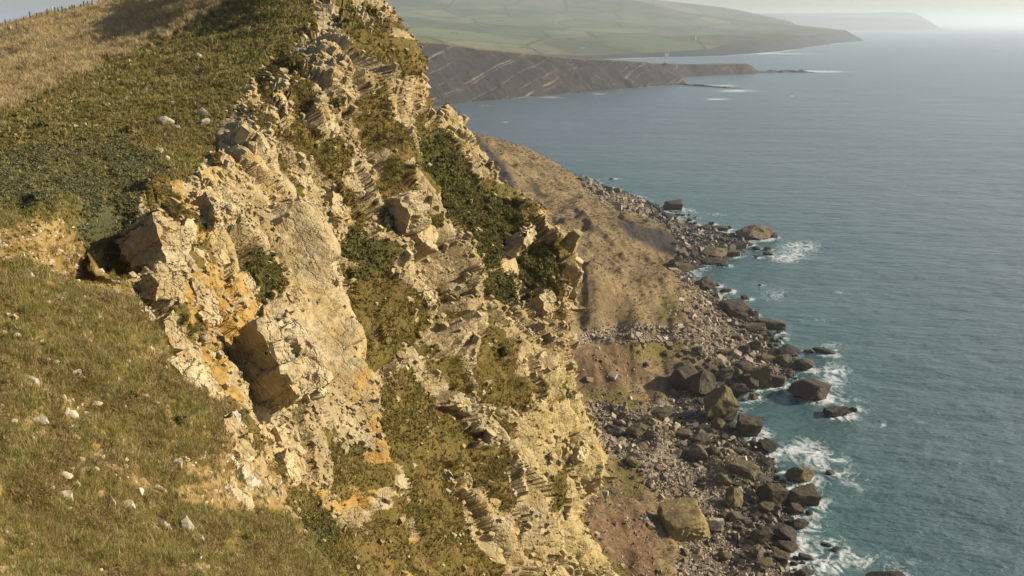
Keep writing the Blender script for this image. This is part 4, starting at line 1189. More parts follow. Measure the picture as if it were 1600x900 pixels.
for (px, py, rx, ry, a) in ((1120, 155, 26, 2.0, 1.1), (1150, 142, 45, 3.0, 1.0), (1130, 134, 40, 2.5, 0.9), (1290, 112, 55, 2.0, 1.0), (1240, 111, 40, 1.6, 0.9), (1237, 150, 4, 1.5, 1.0), (1240, 84, 70, 1.6, 0.8), (760, 165, 40, 2, 0.5), (860, 152, 30, 2, 0.8), (935, 147, 18, 2, 0.8), (790, 191, 8, 1.5, 0.9),
                          (1250, 385, 50, 14, 0.9), (1230, 405, 45, 10, 0.9), (1330, 640, 46, 22, 0.85), (1305, 600, 34, 22, 0.8), (1300, 575, 40, 16, 0.7), (1300, 725, 50, 26, 0.8), (1250, 700, 40, 26, 0.9), (1310, 850, 60, 36, 0.55), (1290, 890, 60, 26, 0.65), (1400, 880, 90, 20, 0.55), (1210, 460, 36, 16, 0.75), (1270, 500, 40, 12, 0.6), (1300, 540, 40, 12, 0.7), (1160, 640, 40, 12, 0.7), (1340, 760, 40, 20, 0.6), (960, 279, 16, 2.5, 1.0), (925, 288, 12, 3, 1.0), (1075, 330, 22, 8, 0.9), (1120, 335, 22, 4, 0.8), (1310, 456, 22, 3, 0.7), (1380, 665, 12, 10, 0.75), (1430, 740, 30, 3, 0.3), (1410, 513, 14, 4, 0.6), (1440, 660, 20, 5, 0.5), (1350, 460, 50, 2, 0.6)):
    sxp, syp, _ = proj(np.stack([XS, YS, 0 * XS], -1)) if 'sxp0' not in globals() else sxp0
    sxp0 = (sxp, syp, None)
    farf = farf + a * np.exp(-((sxp - px) / rx) ** 2 - ((syp - py) / ry) ** 2)
foam = np.clip(np.maximum(edge, farf), 0, 1.1) * np.where(YS < 700, 0.88, 1.0)
shallow = np.exp(-np.maximum(sd, 0) / 70.0)

def make_sea_mat():
    nt = NT('sea_water', 0.12, 0.5)
    f = nt.attr('foam').outputs['Fac']
    s = nt.attr('shallow').outputs['Fac']
    deep = nt.ramp(nt.noise(0.004, 4, 0.6, v=nt.mapv(nt.pos, (1, 0.35, 1))), [(0.35, (0.082, 0.102, 0.112)), (0.65, (0.106, 0.128, 0.138))])
    c = nt.mix(s, deep, (0.046, 0.108, 0.100))
    lace = nt.noise(0.55, 7, 0.72, v=nt.mapv(nt.pos, (1.0, 0.55, 1)), dist=1.4)
    fine = nt.noise(2.2, 5, 0.75, dist=0.8)
    rl = nt.noise(0.22, 6, 0.62, v=nt.mapv(nt.pos, (1.0, 0.6, 1)), dist=0.9)
    ridge = nt.math('SUBTRACT', 1.0, nt.math('MULTIPLY', nt.math('ABSOLUTE', nt.math('SUBTRACT', rl, 0.5)), 7.0), clamp=True)
    pat = nt.math('ADD', nt.math('ADD', nt.math('MULTIPLY', lace, 0.45), nt.math('MULTIPLY', fine, 0.30)), nt.math('MULTIPLY', ridge, 0.26))
    m = nt.math('ADD', nt.math('MULTIPLY', nt.math('MINIMUM', f, 1.0), 0.46), pat)
    m = nt.ramp(m, [(0.80, 0.0), (0.90, 0.4), (1.03, 1.0)])
    cap = nt.noise(0.10, 9, 0.74, v=nt.mapv(nt.pos, (1.0, 0.30, 1)))
    capm = nt.ramp(cap, [(0.715, 0.0), (0.76, 0.6)])
    m = nt.math('MAXIMUM', m, capm)
    c = nt.mix(m, c, (0.62, 0.64, 0.63))
    w1 = nt.noise(0.16, 3, 0.6, v=nt.mapv(nt.pos, (0.55, 1.2, 1), rot=(0, 0, 0.35)))
    w2 = nt.noise(0.9, 4, 0.65, v=nt.mapv(nt.pos, (0.6, 1.2, 1), rot=(0, 0, 0.2)))
    w3 = nt.noise(0.02, 4, 0.6, v=nt.mapv(nt.pos, (0.5, 1.2, 1), rot=(0, 0, 0.3)))
    h = nt.math('ADD', nt.math('ADD', nt.math('MULTIPLY', w1, 1.6), nt.math('MULTIPLY', w2, 0.45)), nt.math('MULTIPLY', w3, 5.0))
    r = nt.mix(m, (0.26, 0.26, 0.26), (0.8, 0.8, 0.8))
    return nt.done(c, nt.bump(h, 1.0, 1.0), nt.sep(r)[0])
M_SEA = make_sea_mat()
nsy, nsx = YS.shape
idx = np.arange(nsy * nsx).reshape(nsy, nsx)
qf = np.stack([idx[:-1, :-1], idx[:-1, 1:], idx[1:, 1:], idx[1:, :-1]], -1).reshape(-1, 4)
sea = tag(mesh_from('sea', np.stack([XS, YS, ZS], -1).reshape(-1, 3), qf, [M_SEA], None, {'foam': foam.ravel(), 'shallow': shallow.ravel()}), 'grey blue sea with white surf along the rocky shore', 'sea', kind='structure')

# ------------------------------------------------------------------ scattering of what cannot be counted
def scatter(name, pts, eul, scl, protos, label, cat, parent=None, seed=0):
    pts = np.asarray(pts, np.float32)
    me = bpy.data.meshes.new(name)
    me.vertices.add(len(pts))
    me.vertices.foreach_set('co', pts.ravel())
    a = me.attributes.new('rot', 'FLOAT_VECTOR', 'POINT'); a.data.foreach_set('vector', np.asarray(eul, np.float32).ravel())
    a = me.attributes.new('scl', 'FLOAT_VECTOR', 'POINT'); a.data.foreach_set('vector', np.asarray(scl, np.float32).ravel())
    a = me.attributes.new('pick', 'INT', 'POINT'); a.data.foreach_set('value', np.random.default_rng(seed).integers(0, len(protos), len(pts)).astype(np.int32))
    o = link(name, me, parent)
    pc = bpy.data.collections.new(name + '_shapes')
    for p in protos:
        pc.objects.link(p)
    g = bpy.data.node_groups.new(name, 'GeometryNodeTree')
    g.interface.new_socket('Geometry', in_out='INPUT', socket_type='NodeSocketGeometry')
    g.interface.new_socket('Geometry', in_out='OUTPUT', socket_type='NodeSocketGeometry')
    gi, go = g.nodes.new('NodeGroupInput'), g.nodes.new('NodeGroupOutput')
    ip = g.nodes.new('GeometryNodeInstanceOnPoints')
    ci = g.nodes.new('GeometryNodeCollectionInfo')
    ci.inputs['Collection'].default_value = pc
    ci.inputs['Separate Children'].default_value = True
    ci.inputs['Reset Children'].default_value = True
    def na(nm, ty):
        n = g.nodes.new('GeometryNodeInputNamedAttribute')
        n.data_type = ty
        n.inputs[0].default_value = nm
        return n.outputs[0]
    e2r = g.nodes.new('FunctionNodeEulerToRotation')
    g.links.new(na('rot', 'FLOAT_VECTOR'), e2r.inputs[0])
    g.links.new(gi.outputs[0], ip.inputs['Points'])
    g.links.new(ci.outputs[0], ip.inputs['Instance'])
    ip.inputs['Pick Instance'].default_value = True
    g.links.new(na('pick', 'INT'), ip.inputs['Instance Index'])
    g.links.new(e2r.outputs[0], ip.inputs['Rotation'])
    g.links.new(na('scl', 'FLOAT_VECTOR'), ip.inputs['Scale'])
    g.links.new(ip.outputs[0], go.inputs[0])
    md = o.modifiers.new('scatter', 'NODES')
    md.node_group = g
    tag(o, label, cat, kind='stuff')
    return o

def proto(name, me):
    return bpy.data.objects.new(name, me)

def tuft_mesh(name, mat, seed, n=12, h=(0.6, 1.0), lean=0.5, width=0.035, spread=0.22, bias=(0, 0)):
    rr = np.random.default_rng(seed)
    V, Fc = [], []
    for k in range(n):
        a = rr.uniform(0, 6.283)
        r = spread * math.sqrt(rr.uniform())
        bx, by = r * math.cos(a), r * math.sin(a)
        L = rr.uniform(*h)
        la = rr.uniform(0, 6.283)
        ln = rr.uniform(0.1, lean)
        dx, dy = math.cos(la) * ln + bias[0], math.sin(la) * ln + bias[1]
        wx_, wy_ = -math.sin(la) * width, math.cos(la) * width
        i = len(V)
        V += [(bx - wx_, by - wy_, -0.1), (bx + wx_, by + wy_, -0.1),
              (bx + dx * 0.4 * L - wx_ * 0.8, by + dy * 0.4 * L - wy_ * 0.8, 0.6 * L), (bx + dx * 0.4 * L + wx_ * 0.8, by + dy * 0.4 * L + wy_ * 0.8, 0.6 * L),
              (bx + dx * L, by + dy * L, L * (1 - 0.25 * ln))]
        Fc += [(i, i + 1, i + 3, i + 2), (i + 2, i + 3, i + 4)]
    me = bpy.data.meshes.new(name)
    me.from_pydata(V, [], Fc)
    me.materials.append(mat)
    return me

def clump_mesh(name, mat, seed, n=46, leaf=0.16):
    """leaf-sized faces spread through a low dome"""
    rr = np.random.default_rng(seed)
    V, Fc = [], []
    for k in range(n):
        d = rr.normal(size=3)
        d /= np.linalg.norm(d)
        d[2] = abs(d[2])
        c = d * rr.uniform(0.35, 1.0) * np.array([0.5, 0.5, 0.45]) * (0.8 + 0.3 * math.sin(5 * d[0] + seed))
        nn = d + rr.normal(size=3) * 0.6
        nn /= np.linalg.norm(nn)
        u = np.cross(nn, rr.normal(size=3)); u /= np.linalg.norm(u)
        w = np.cross(nn, u)
        l = leaf * rr.uniform(0.6, 1.3)
        i = len(V)
        V += [tuple(c - u * l), tuple(c - w * l * 0.55 + nn * 0.02), tuple(c + u * l), tuple(c + w * l * 0.55)]
        Fc.append((i, i + 1, i + 2, i + 3))
    me = bpy.data.meshes.new(name)
    me.from_pydata(V, [], Fc)
    me.materials.append(mat)
    return me

def block_mesh(name, mat, seed, layers=1):
    """broken block: one to three split layers, chipped corners"""
    rr = np.random.default_rng(seed)
    bm = bmesh.new()
    z0 = -0.5
    ths = rr.uniform(0.6, 1.4, layers)
    ths = ths / ths.sum()
    ox = oy = 0.0
    for k in range(layers):
        th = ths[k]
        pts = []
        sx_, sy_ = rr.uniform(0.8, 1.0, 2)
        ox, oy = rr.uniform(-0.07, 0.07, 2)
        for a in (-1, 1):
            for b_ in (-1, 1):
                for c in (0, 1):
                    q = np.array([ox + a * 0.5 * sx_, oy + b_ * 0.5 * sy_, z0 + th * c]) + rr.normal(size=3) * np.array([0.07, 0.07, 0.03])
                    if rr.uniform() < 0.45:
                        for ax in range(2):
                            e = q.copy()
                            e[ax] -= np.sign(e[ax] - (ox, oy)[ax]) * rr.uniform(0.12, 0.32)
                            pts.append(e)
                    else:
                        pts.append(q)
        vs = [bm.verts.new(p) for p in pts]
        bmesh.ops.convex_hull(bm, input=vs)
        z0 += th * 0.98
    bmesh.ops.delete(bm, geom=[v for v in bm.verts if not v.link_faces], context='VERTS')
    me = bpy.data.meshes.new(name)
    bm.to_mesh(me)
    bm.free()
    me.materials.append(mat)
    return me

def frame_euler(n, jit, base=FRAME, r=rng):
    """n rotations round the rock frame, jittered by jit radians"""
    a = r.normal(size=(n, 3)) * jit
    ang = np.linalg.norm(a, axis=1) + 1e-9
    k = a / ang[:, None]
    K = np.zeros((n, 3, 3))
    K[:, 0, 1], K[:, 0, 2], K[:, 1, 0], K[:, 1, 2], K[:, 2, 0], K[:, 2, 1] = -k[:, 2], k[:, 1], k[:, 2], -k[:, 0], -k[:, 1], k[:, 0]
    Rm = np.eye(3) + np.sin(ang)[:, None, None] * K + (1 - np.cos(ang))[:, None, None] * (K @ K)
    M = Rm @ base
    return np.stack([np.arctan2(M[:, 2, 1], M[:, 2, 2]), -np.arcsin(np.clip(M[:, 2, 0], -1, 1)), np.arctan2(M[:, 1, 0], M[:, 0, 0])], -1)

def up_euler(n, r=rng, tilt=0.15):
    e = r.normal(size=(n, 3)) * tilt
    e[:, 2] = r.uniform(0, 6.283, n)
    return e
BLOCKS = [block_mesh('rock_block', M_ROCK, 600 + k, 1 + k % 3) for k in range(14)]

ins = INF['ins']
cy, cx = np.nonzero(ins)
cpx, cpy = INF['PX'][ins], INF['PY'][ins]
c_hill, c_veg, c_soil, c_bare = hill_mask(cpx, cpy), veg_mask(cpx, cpy), soil_mask(cpx, cpy), smooth_mask(cpx, cpy)
c_P, c_n, c_t = INF['P'][ins], INF['n'][ins], INF['t'][ins]
c_dark = zone(DARKVEG, cpx, cpy, 10)
c_patch = fbm(p2(cpx, cpy, 0.03), 4, 77, 0.6)
def pick(w, n, r=rng):
    w = np.clip(w, 0, None)
    return r.choice(len(w), n, replace=False if n < (w > 0).sum() else True, p=w / w.sum())

# blocks standing out of the cliff, the larger ones each a piece of its own
rockw = (1 - c_hill) * (1 - c_veg) * (1 - 0.2 * c_soil) * (1 - 0.8 * c_bare) * np.clip(0.5 + 1.2 * c_patch, 0.05, 2)
sel = pick(rockw, 240)
eul = frame_euler(len(sel), 0.16)
for k, i in enumerate(sel):
    s = rng.uniform(13, 28) * c_t[i] / FPX
    o = link('rock_block', BLOCKS[k % len(BLOCKS)], cliff)
    o.location = c_P[i] - c_n[i] * 0.28 * s
    o.rotation_euler = eul[k]
    o.scale = (s * rng.uniform(0.4, 0.8), s * rng.uniform(0.5, 0.8), s * rng.uniform(0.8, 1.6))
NB = 5200
sel = pick(rockw + 0.05 * (1 - c_hill) * (1 - 0.9 * c_bare), NB)
s = rng.uniform(3, 14, NB) * rng.uniform(0.6, 1.1, NB) * c_t[sel] / FPX
scl = s[:, None] * np.stack([rng.uniform(0.4, 0.9, NB), rng.uniform(0.5, 0.9, NB), rng.uniform(0.7, 1.7, NB)], -1)
scatter('rock_rubble', c_P[sel] - c_n[sel] * (0.15 * s)[:, None], frame_euler(NB, 0.14), scl, [proto('rubble', m) for m in BLOCKS], 'small broken blocks weathering out of the cliff', None, cliff)

# turf and scrub on the ledges
SCR = [proto('scrub', clump_mesh('scrub', M_SCRUB, 700 + k)) for k in range(2)] + [proto('scrub_grass', tuft_mesh('scrub_grass', M_SCRUB, 720 + k, 18, (0.5, 1.0), 1.0, 0.04)) for k in range(5)]
NV = 28000
sel = pick((1 - c_hill) * (c_veg ** 1.5 + 0.015) * np.clip(0.6 + 2.2 * c_patch, 0.1, 2), NV)
s = rng.uniform(3, 8, NV) * c_t[sel] / FPX
scatter('ledge_turf', c_P[sel], up_euler(NV, tilt=0.3), s[:, None] * np.stack([rng.uniform(0.9, 1.5, NV)] * 2 + [rng.uniform(0.6, 1.1, NV)], -1), SCR, 'brown and green turf on the cliff ledges', 'turf')
DSC = [proto('dark_scrub', clump_mesh('dark_scrub', M_DARKSCRUB, 740 + k, 54)) for k in range(4)]
ND = 2200
sel = pick((1 - c_hill) * c_veg * c_dark, ND)
s = rng.uniform(7, 15, ND) * c_t[sel] / FPX
scatter('ledge_scrub', c_P[sel], up_euler(ND, tilt=0.3), s[:, None] * np.ones((1, 3)), DSC, 'dark green scrub on the shaded cliff ledges', 'scrub')

# hilltop: dry grass, green turf, grey scrub
wx, wy = warp(cpx, cpy, 12, 0.03, 21)
c_dry = zone([DRY], wx, wy, 10)
c_grey = zone([GREYSCRUB], wx, wy, 10)
DG = [proto('dry_tuft', tuft_mesh('dry_tuft', M_DRY, 760 + k, 16, (0.6, 1.0), 0.6, 0.022, 0.3, (-0.25, 0.1))) for k in range(5)]
ND = 20000
sel = pick(c_hill * c_dry, ND)
s = rng.uniform(7, 15, ND) * np.minimum(c_t[sel], 90) / FPX
scatter('dry_grass', c_P[sel], up_euler(ND, tilt=0.12), s[:, None] * np.ones((1, 3)), DG, 'golden dry grass on the hilltop', 'grass')
GT = [proto('turf_tuft', tuft_mesh('turf_tuft', M_GREEN, 780 + k, 14, (0.4, 0.8), 0.9, 0.035, 0.3)) for k in range(5)]
ND = 26000
sel = pick(c_hill * (1 - c_dry) * (1 - 0.7 * c_grey) * (1 - 0.9 * c_soil), ND)
s = rng.uniform(5, 11, ND) * c_t[sel] / FPX
scatter('green_turf', c_P[sel], up_euler(ND, tilt=0.25), s[:, None] * np.ones((1, 3)), GT + SCR[:2], 'short green and brown turf below the dry grass', 'grass')
GS = [proto('grey_clump', clump_mesh('grey_clump', M_GREY, 800 + k, 60, 0.13)) for k in range(4)]
ND = 2600
sel = pick(c_hill * c_grey * np.clip(0.3 + 2 * c_patch, 0.05, 1), ND)
s = rng.uniform(9, 20, ND) * c_t[sel] / FPX
scatter('grey_scrub', c_P[sel], up_euler(ND, tilt=0.25), s[:, None] * np.array([[1, 1, 0.8]]), GS, 'grey green low scrub above the hollow', 'scrub')

# near slope
ins2 = INF2['ins']
spx, spy = INF2['PX'][ins2], INF2['PY'][ins2]
s_P, s_n, s_t = INF2['P'][ins2], INF2['n'][ins2], INF2['t'][ins2]
wx, wy = warp(spx, spy, 12, 0.04, 25)
s_soil = np.maximum(zone(SLOPE_SOIL, wx, wy, 8), 0.85 * smooth(0.10, 0.36, fbm(p2(spx, spy, 0.03), 4, 27, 0.6)))
NG = 42000
sel = pick((1 - 0.95 * s_soil) * np.clip(1 + fbm(p2(spx, spy, 0.05), 4, 61), 0.3, 2), NG)
s = rng.uniform(8, 19, NG) * s_t[sel] / FPX
ip_ = IN_PTS[(IN_PTS[:, 1] > -6) & (IN_PTS[:, 1] < 60) & (IN_PTS[:, 0] > -40)]
ip_ = ip_[rng.integers(0, len(ip_), 9000)] + rng.normal(size=(9000, 3)) * np.array([0.25, 0.25, 0])
gp_ = np.concatenate([s_P[sel], ip_])
s = np.concatenate([s, rng.uniform(0.08, 0.22, 9000) * np.clip(ip_[:, 1] / 18, 0.7, 1.6)])
NG = len(gp_)
scatter('slope_grass', gp_, up_euler(NG, tilt=0.25), s[:, None] * np.stack([np.ones(NG)] * 2 + [rng.uniform(0.5, 1.1, NG)], -1), [proto('slope_tuft', tuft_mesh('slope_tuft', M_GREEN, 820 + k, 14, (0.4, 0.9), 1.1, 0.018, 0.3)) for k in range(6)], 'short tufted grass on the near slope', 'grass')
cl = fbm(p2(spx, spy, 0.045), 4, 63, 0.6)
cl2 = fbm(p2(spx, spy, 0.03), 4, 67, 0.6)
NG = 2400
sel = pick((1 - 0.9 * s_soil) * smooth(0.05, 0.35, cl), NG)
s = rng.uniform(9, 20, NG) * s_t[sel] / FPX
scatter('lush_tufts', s_P[sel], up_euler(NG, tilt=0.25), s[:, None] * np.ones((1, 3)), [proto('lush_tuft', tuft_mesh('lush_tuft', M_LUSH, 850 + k, 18, (0.4, 0.95), 1.2, 0.022, 0.25)) for k in range(4)], 'brighter green tufts in the near slope', 'grass')
NG = 12000
sel = pick((1 - 0.7 * s_soil) * smooth(0.0, 0.3, cl2), NG)
s = rng.uniform(9, 22, NG) * s_t[sel] / FPX
scatter('dead_turf', s_P[sel], up_euler(NG, tilt=0.4), s[:, None] * np.array([[1.2, 1.2, 0.6]]), [proto('dead_tuft', tuft_mesh('dead_tuft', M_DEAD, 856 + k, 16, (0.3, 0.8), 1.5, 0.022, 0.35)) for k in range(4)] + [proto('dead_mat', clump_mesh('dead_mat', M_DEAD, 858, 40, 0.10))], 'brown dead matted grass on the near slope', 'grass')
NG = 2500
sel = pick((1 - 0.8 * s_soil), NG)
s = rng.uniform(12, 27, NG) * s_t[sel] / FPX
scatter('dead_stalks', s_P[sel], up_euler(NG, tilt=0.5), s[:, None] * np.ones((1, 3)), [proto('stalk', tuft_mesh('stalk', M_DRY, 840 + k, 4, (0.6, 1.0), 1.4, 0.010, 0.2)) for k in range(4)], 'dry bent stalks among the grass', 'grass')
PEB = [proto('pebble', block_mesh('pebble', M_WHITE, 860 + k, 1)) for k in range(5)]
NP_ = 1300
sel = pick(0.12 + s_soil, NP_)
s = rng.uniform(2, 8, NP_) * s_t[sel] / FPX
scatter('stone_chips', s_P[sel], up_euler(NP_, tilt=0.5), s[:, None] * np.array([[1.2, 1, 0.6]]), PEB, 'small pale stone chips lying in the grass', 'stones')
NP_ = 700
sel = pick(c_hill * (1 - c_dry) * (0.05 + c_soil + smooth(0.1, 0.5, c_patch)), NP_)
s = rng.uniform(2, 5, NP_) * c_t[sel] / FPX
scatter('turf_chips', c_P[sel], up_euler(NP_, tilt=0.5), s[:, None] * np.array([[1.2, 1, 0.6]]), PEB[:3], 'small pale stone chips in the upper turf', 'stones')

# undercliff: tussocks and beach stones
uP = UV.reshape(-1, 3)
uz = uP[:, 2]
u_ro, u_sh, u_re, u_gr = z_ro.ravel(), z_sh.ravel(), z_re.ravel(), z_gr.ravel()
vis = (upx.ravel() > 700) & (upy.ravel() < 960) & (uz > 0.3)
NU = 18000
sel = pick(vis * (1 - u_ro) * (1 - u_sh) * (1 - 0.8 * u_re), NU)
s = rng.uniform(1.8, 4.2, NU) * upt.ravel()[sel] / FPX
jit = rng.normal(size=(NU, 3)) * np.array([0.4, 0.6, 0])
scatter('landslip_tussocks', uP[sel] + jit, up_euler(NU, tilt=0.2), s[:, None] * np.array([[1.3, 1.3, 0.5]]), [proto('tussock', clump_mesh('tussock', M_BRACKEN, 880 + k, 22, 0.26)) for k in range(4)], 'brown bracken and dead grass on the landslip', 'bracken')
def make_pebble_mat():
    nt = NT('beach_stone', 0.9, 0.2)
    c = nt.ramp(nt.rnd, [(0, (0.10, 0.08, 0.055)), (0.45, (0.20, 0.155, 0.10)), (0.8, (0.30, 0.24, 0.165)), (1.0, (0.44, 0.38, 0.29))])
    return nt.done(c, nt.bump(nt.noise(3, 4), 0.5, 0.1))
M_PEB = make_pebble_mat()
NU = 24000
sel = pick(vis * (u_ro ** 2) * (0.12 + smooth(0.5, 1.6, uz)) + 0.02 * vis * (u_gr + u_re), NU)
s = (1.3 + 1.1 * rng.pareto(2.2, NU).clip(0, 7)) * rng.uniform(0.8, 1.3, NU) * upt.ravel()[sel] / FPX
jit = rng.normal(size=(NU, 3)) * np.array([0.35, 0.5, 0])
pp = uP[sel] + jit
def make_darkpeb():
    nt = NT('wet_stone', 0.55, 0.4)
    c = nt.ramp(nt.rnd, [(0, (0.035, 0.030, 0.024)), (0.5, (0.065, 0.052, 0.036)), (1.0, (0.13, 0.10, 0.065))])
    return nt.done(c, nt.bump(nt.noise(3, 4), 0.5, 0.1))
M_DPEB = make_darkpeb()
dk = rng.uniform(size=NU) < z_wet.ravel()[sel]
ee, sc_ = up_euler(NU, tilt=0.5), s[:, None] * np.array([[1.2, 1.0, 0.75]])
scatter('beach_stones', pp[~dk], ee[~dk], sc_[~dk], [proto('beach_stone', block_mesh('beach_stone', M_PEB, 900 + k, 1)) for k in range(6)], 'rubble of grey and tan stones on the beach', 'stones')
scatter('wet_stones', pp[dk], ee[dk], sc_[dk] * 1.25, [proto('wet_stone', block_mesh('wet_stone', M_DPEB, 910 + k, 1)) for k in range(6)], 'dark wet stones along the water edge', 'stones')

# ------------------------------------------------------------------ slabs and blocks of the cliff one can pick out
def plane_hit(px, py, P0, n):
    d = unproj(px, py, 1.0) - np.array([0, 0, CAMH])
    n = np.asarray(n, float)
    k = ((P0 - np.array([0, 0, CAMH])) @ n) / (d @ n)
    return np.array([0, 0, CAMH]) + d * k[..., None]

def key_block(poly, thick, parent, src, n=C_AX, back=-C_AX, lift=0.25, mat=None, name='rock_slab', seed=0, cuts=3, rough=0.06, tilt=None, label=None):
    q = np.array(poly, float)
    rr = np.random.default_rng(900 + seed)
    c = q.mean(0)
    # ragged outline
    dens = []
    for a_, b_ in zip(q, np.roll(q, -1, 0)):
        for u in (0.0, 0.25, 0.5, 0.75):
            dens.append(a_ + (b_ - a_) * u + (rr.normal(size=2) * 0.045 * np.linalg.norm(b_ - a_) if u else 0))
    q = np.array(dens)
    n = np.asarray(n, float) + rr.normal(size=3) * 0.13
    n = n / np.linalg.norm(n)
    P0, nn, t = src(c[0], c[1])
    P0 = P0 + n * lift * 0.3
    F0 = plane_hit(q[:, 0], q[:, 1], P0, n)
    area = sum(F0[k - 1][0] * F0[k][2] - F0[k][0] * F0[k - 1][2] for k in range(len(F0)))
    bm = bmesh.new()
    vs = [bm.verts.new(v) for v in F0]
    f = bm.faces.new(vs)
    f.normal_update()
    if f.normal.dot(Vector(n)) < 0:
        bmesh.ops.reverse_faces(bm, faces=[f])
    r = bmesh.ops.extrude_face_region(bm, geom=[f])
    ex = [g for g in r['geom'] if isinstance(g, bmesh.types.BMVert)]
    # the old face stays in front; the copy goes back into the hill
    for v in ex:
        v.co += Vector(np.asarray(back) * thick * rr.uniform(0.85, 1.15))
    bmesh.ops.recalc_face_normals(bm, faces=bm.faces[:])
    bmesh.ops.triangulate(bm, faces=bm.faces[:])
    size = float(np.ptp(F0, axis=0).max())
    for _ in range(6):
        L = size / 18
        ed = [e for e in bm.edges if e.calc_length() > L]
        if not ed: break
        bmesh.ops.subdivide_edges(bm, edges=ed, cuts=1)
        bmesh.ops.triangulate(bm, faces=[f_ for f_ in bm.faces if len(f_.verts) > 3])
    co = np.array([v.co[:] for v in bm.verts])
    fr = co @ FRAME
    d = facets(fr, ((size * 0.45, size * 0.6, size * 0.24), 0.07 * size, seed), ((size * 0.12, size * 0.2, size * 0.2), 0.035 * size, seed + 3))
    d = d + rough * size * (0.5 * fbm(co * 2.2 / size, 4, seed + 3) + 0.2 * fbm(co * 9 / size, 3, seed + 5))
    bm.normal_update()
    for v, k in zip(bm.verts, d):
        v.co += v.normal * float(k)
    me = bpy.data.meshes.new(name)
    bm.to_mesh(me)
    bm.free()
    me.materials.append(mat or M_ROCK)
    me.polygons.foreach_set('use_smooth', np.ones(len(me.polygons), bool))
    me.set_sharp_from_angle(angle=R(32))
    o = link(name, me, parent)
    if label:
        o['label'] = label
    return o

SL = [
 ([(238, 333), (262, 327), (272, 358), (281, 392), (276, 420), (262, 412), (250, 380)], 1.5, 0.3),
 ([(248, 408), (262, 416), (268, 440), (258, 466), (246, 452)], 1.3, 0.1),
 ([(306, 300), (330, 292), (340, 330), (338, 356), (318, 350), (312, 322)], 1.1, 0.3),
 ([(312, 268), (340, 258), (362, 270), (370, 300), (346, 306), (318, 292)], 0.8, 0.1),
 ([(292, 342), (306, 340), (312, 368), (300, 382), (286, 372)], 0.8, 0.3),
 ([(296, 372), (312, 378), (330, 408), (318, 424), (300, 414), (288, 390)], 0.8, 0.2),
 ([(328, 396), (346, 388), (360, 410), (346, 430), (328, 424)], 0.6, 0.3),
 ([(300, 436), (318, 428), (334, 470), (328, 488), (312, 482)], 0.7, 0.2),
 ([(318, 470), (342, 480), (346, 504), (330, 514)], 0.8, 0.15),
 ([(276, 424), (288, 432), (292, 462), (280, 470), (268, 450)], 0.7, 0.15),
 ([(400, 500), (414, 512), (420, 545), (442, 580), (468, 606), (462, 634), (446, 640), (424, 600), (410, 560), (398, 520)], 1.15, 0.45),
 ([(412, 480), (440, 500), (470, 560), (490, 600), (476, 606), (446, 570), (420, 530)], 0.6, 0.35),
 ([(430, 668), (452, 660), (478, 700), (486, 740), (470, 744), (446, 710)], 0.6, 0.3),
 ([(470, 672), (500, 690), (520, 716), (504, 724), (484, 706)], 0.7, 0.3),
 ([(500, 640), (520, 656), (528, 690), (514, 690), (498, 664)], 0.6, 0.25),
 ([(448, 700), (462, 716), (470, 750), (458, 752), (444, 724)], 0.5, 0.25),
 ([(628, 300), (646, 312), (664, 336), (688, 366), (684, 392), (664, 380), (642, 346)], 2.3, 0.7),
 ([(852, 452), (872, 440), (884, 452), (880, 470), (858, 492), (846, 486)], 2.6, 0.6),
 ([(826, 356), (838, 352), (838, 368), (826, 386), (818, 380)], 1.8, 0.5),
 ([(780, 392), (812, 372), (820, 384), (796, 420), (782, 430), (774, 412)], 1.2, 0.4),
 ([(846, 552), (862, 548), (866, 570), (850, 592), (838, 588), (836, 570)], 1.4, 0.4),
 ([(454, 352), (478, 346), (500, 380), (520, 430), (540, 500), (534, 560), (512, 590), (490, 560), (462, 470), (444, 420)], 0.8, 0.15),
 ([(536, 264), (556, 270), (566, 296), (548, 300), (534, 284)], 1.2, 0.3),
 ([(520, 300), (540, 310), (548, 340), (530, 346), (518, 326)], 1.2, 0.3),
 ([(600, 140), (618, 132), (622, 156), (608, 172)], 1.2, 0.3),
 ([(500, 64), (520, 58), (528, 76), (510, 86)], 1.0, 0.3),
 ([(684, 176), (700, 166), (714, 176), (716, 196), (696, 204), (682, 196)], 1.6, 0.3),
 ([(905, 700), (918, 690), (922, 700), (912, 722), (902, 718)], 0.5, 0.15),
 ([(540, 800), (560, 790), (574, 810), (560, 830), (544, 824)], 0.6, 0.3),
]
for k, (poly, th, lift) in enumerate(SL):
    key_block(poly, th, cliff, S_CLIFF, lift=lift, seed=k, rough=0.07 if th > 0.7 else 0.05)
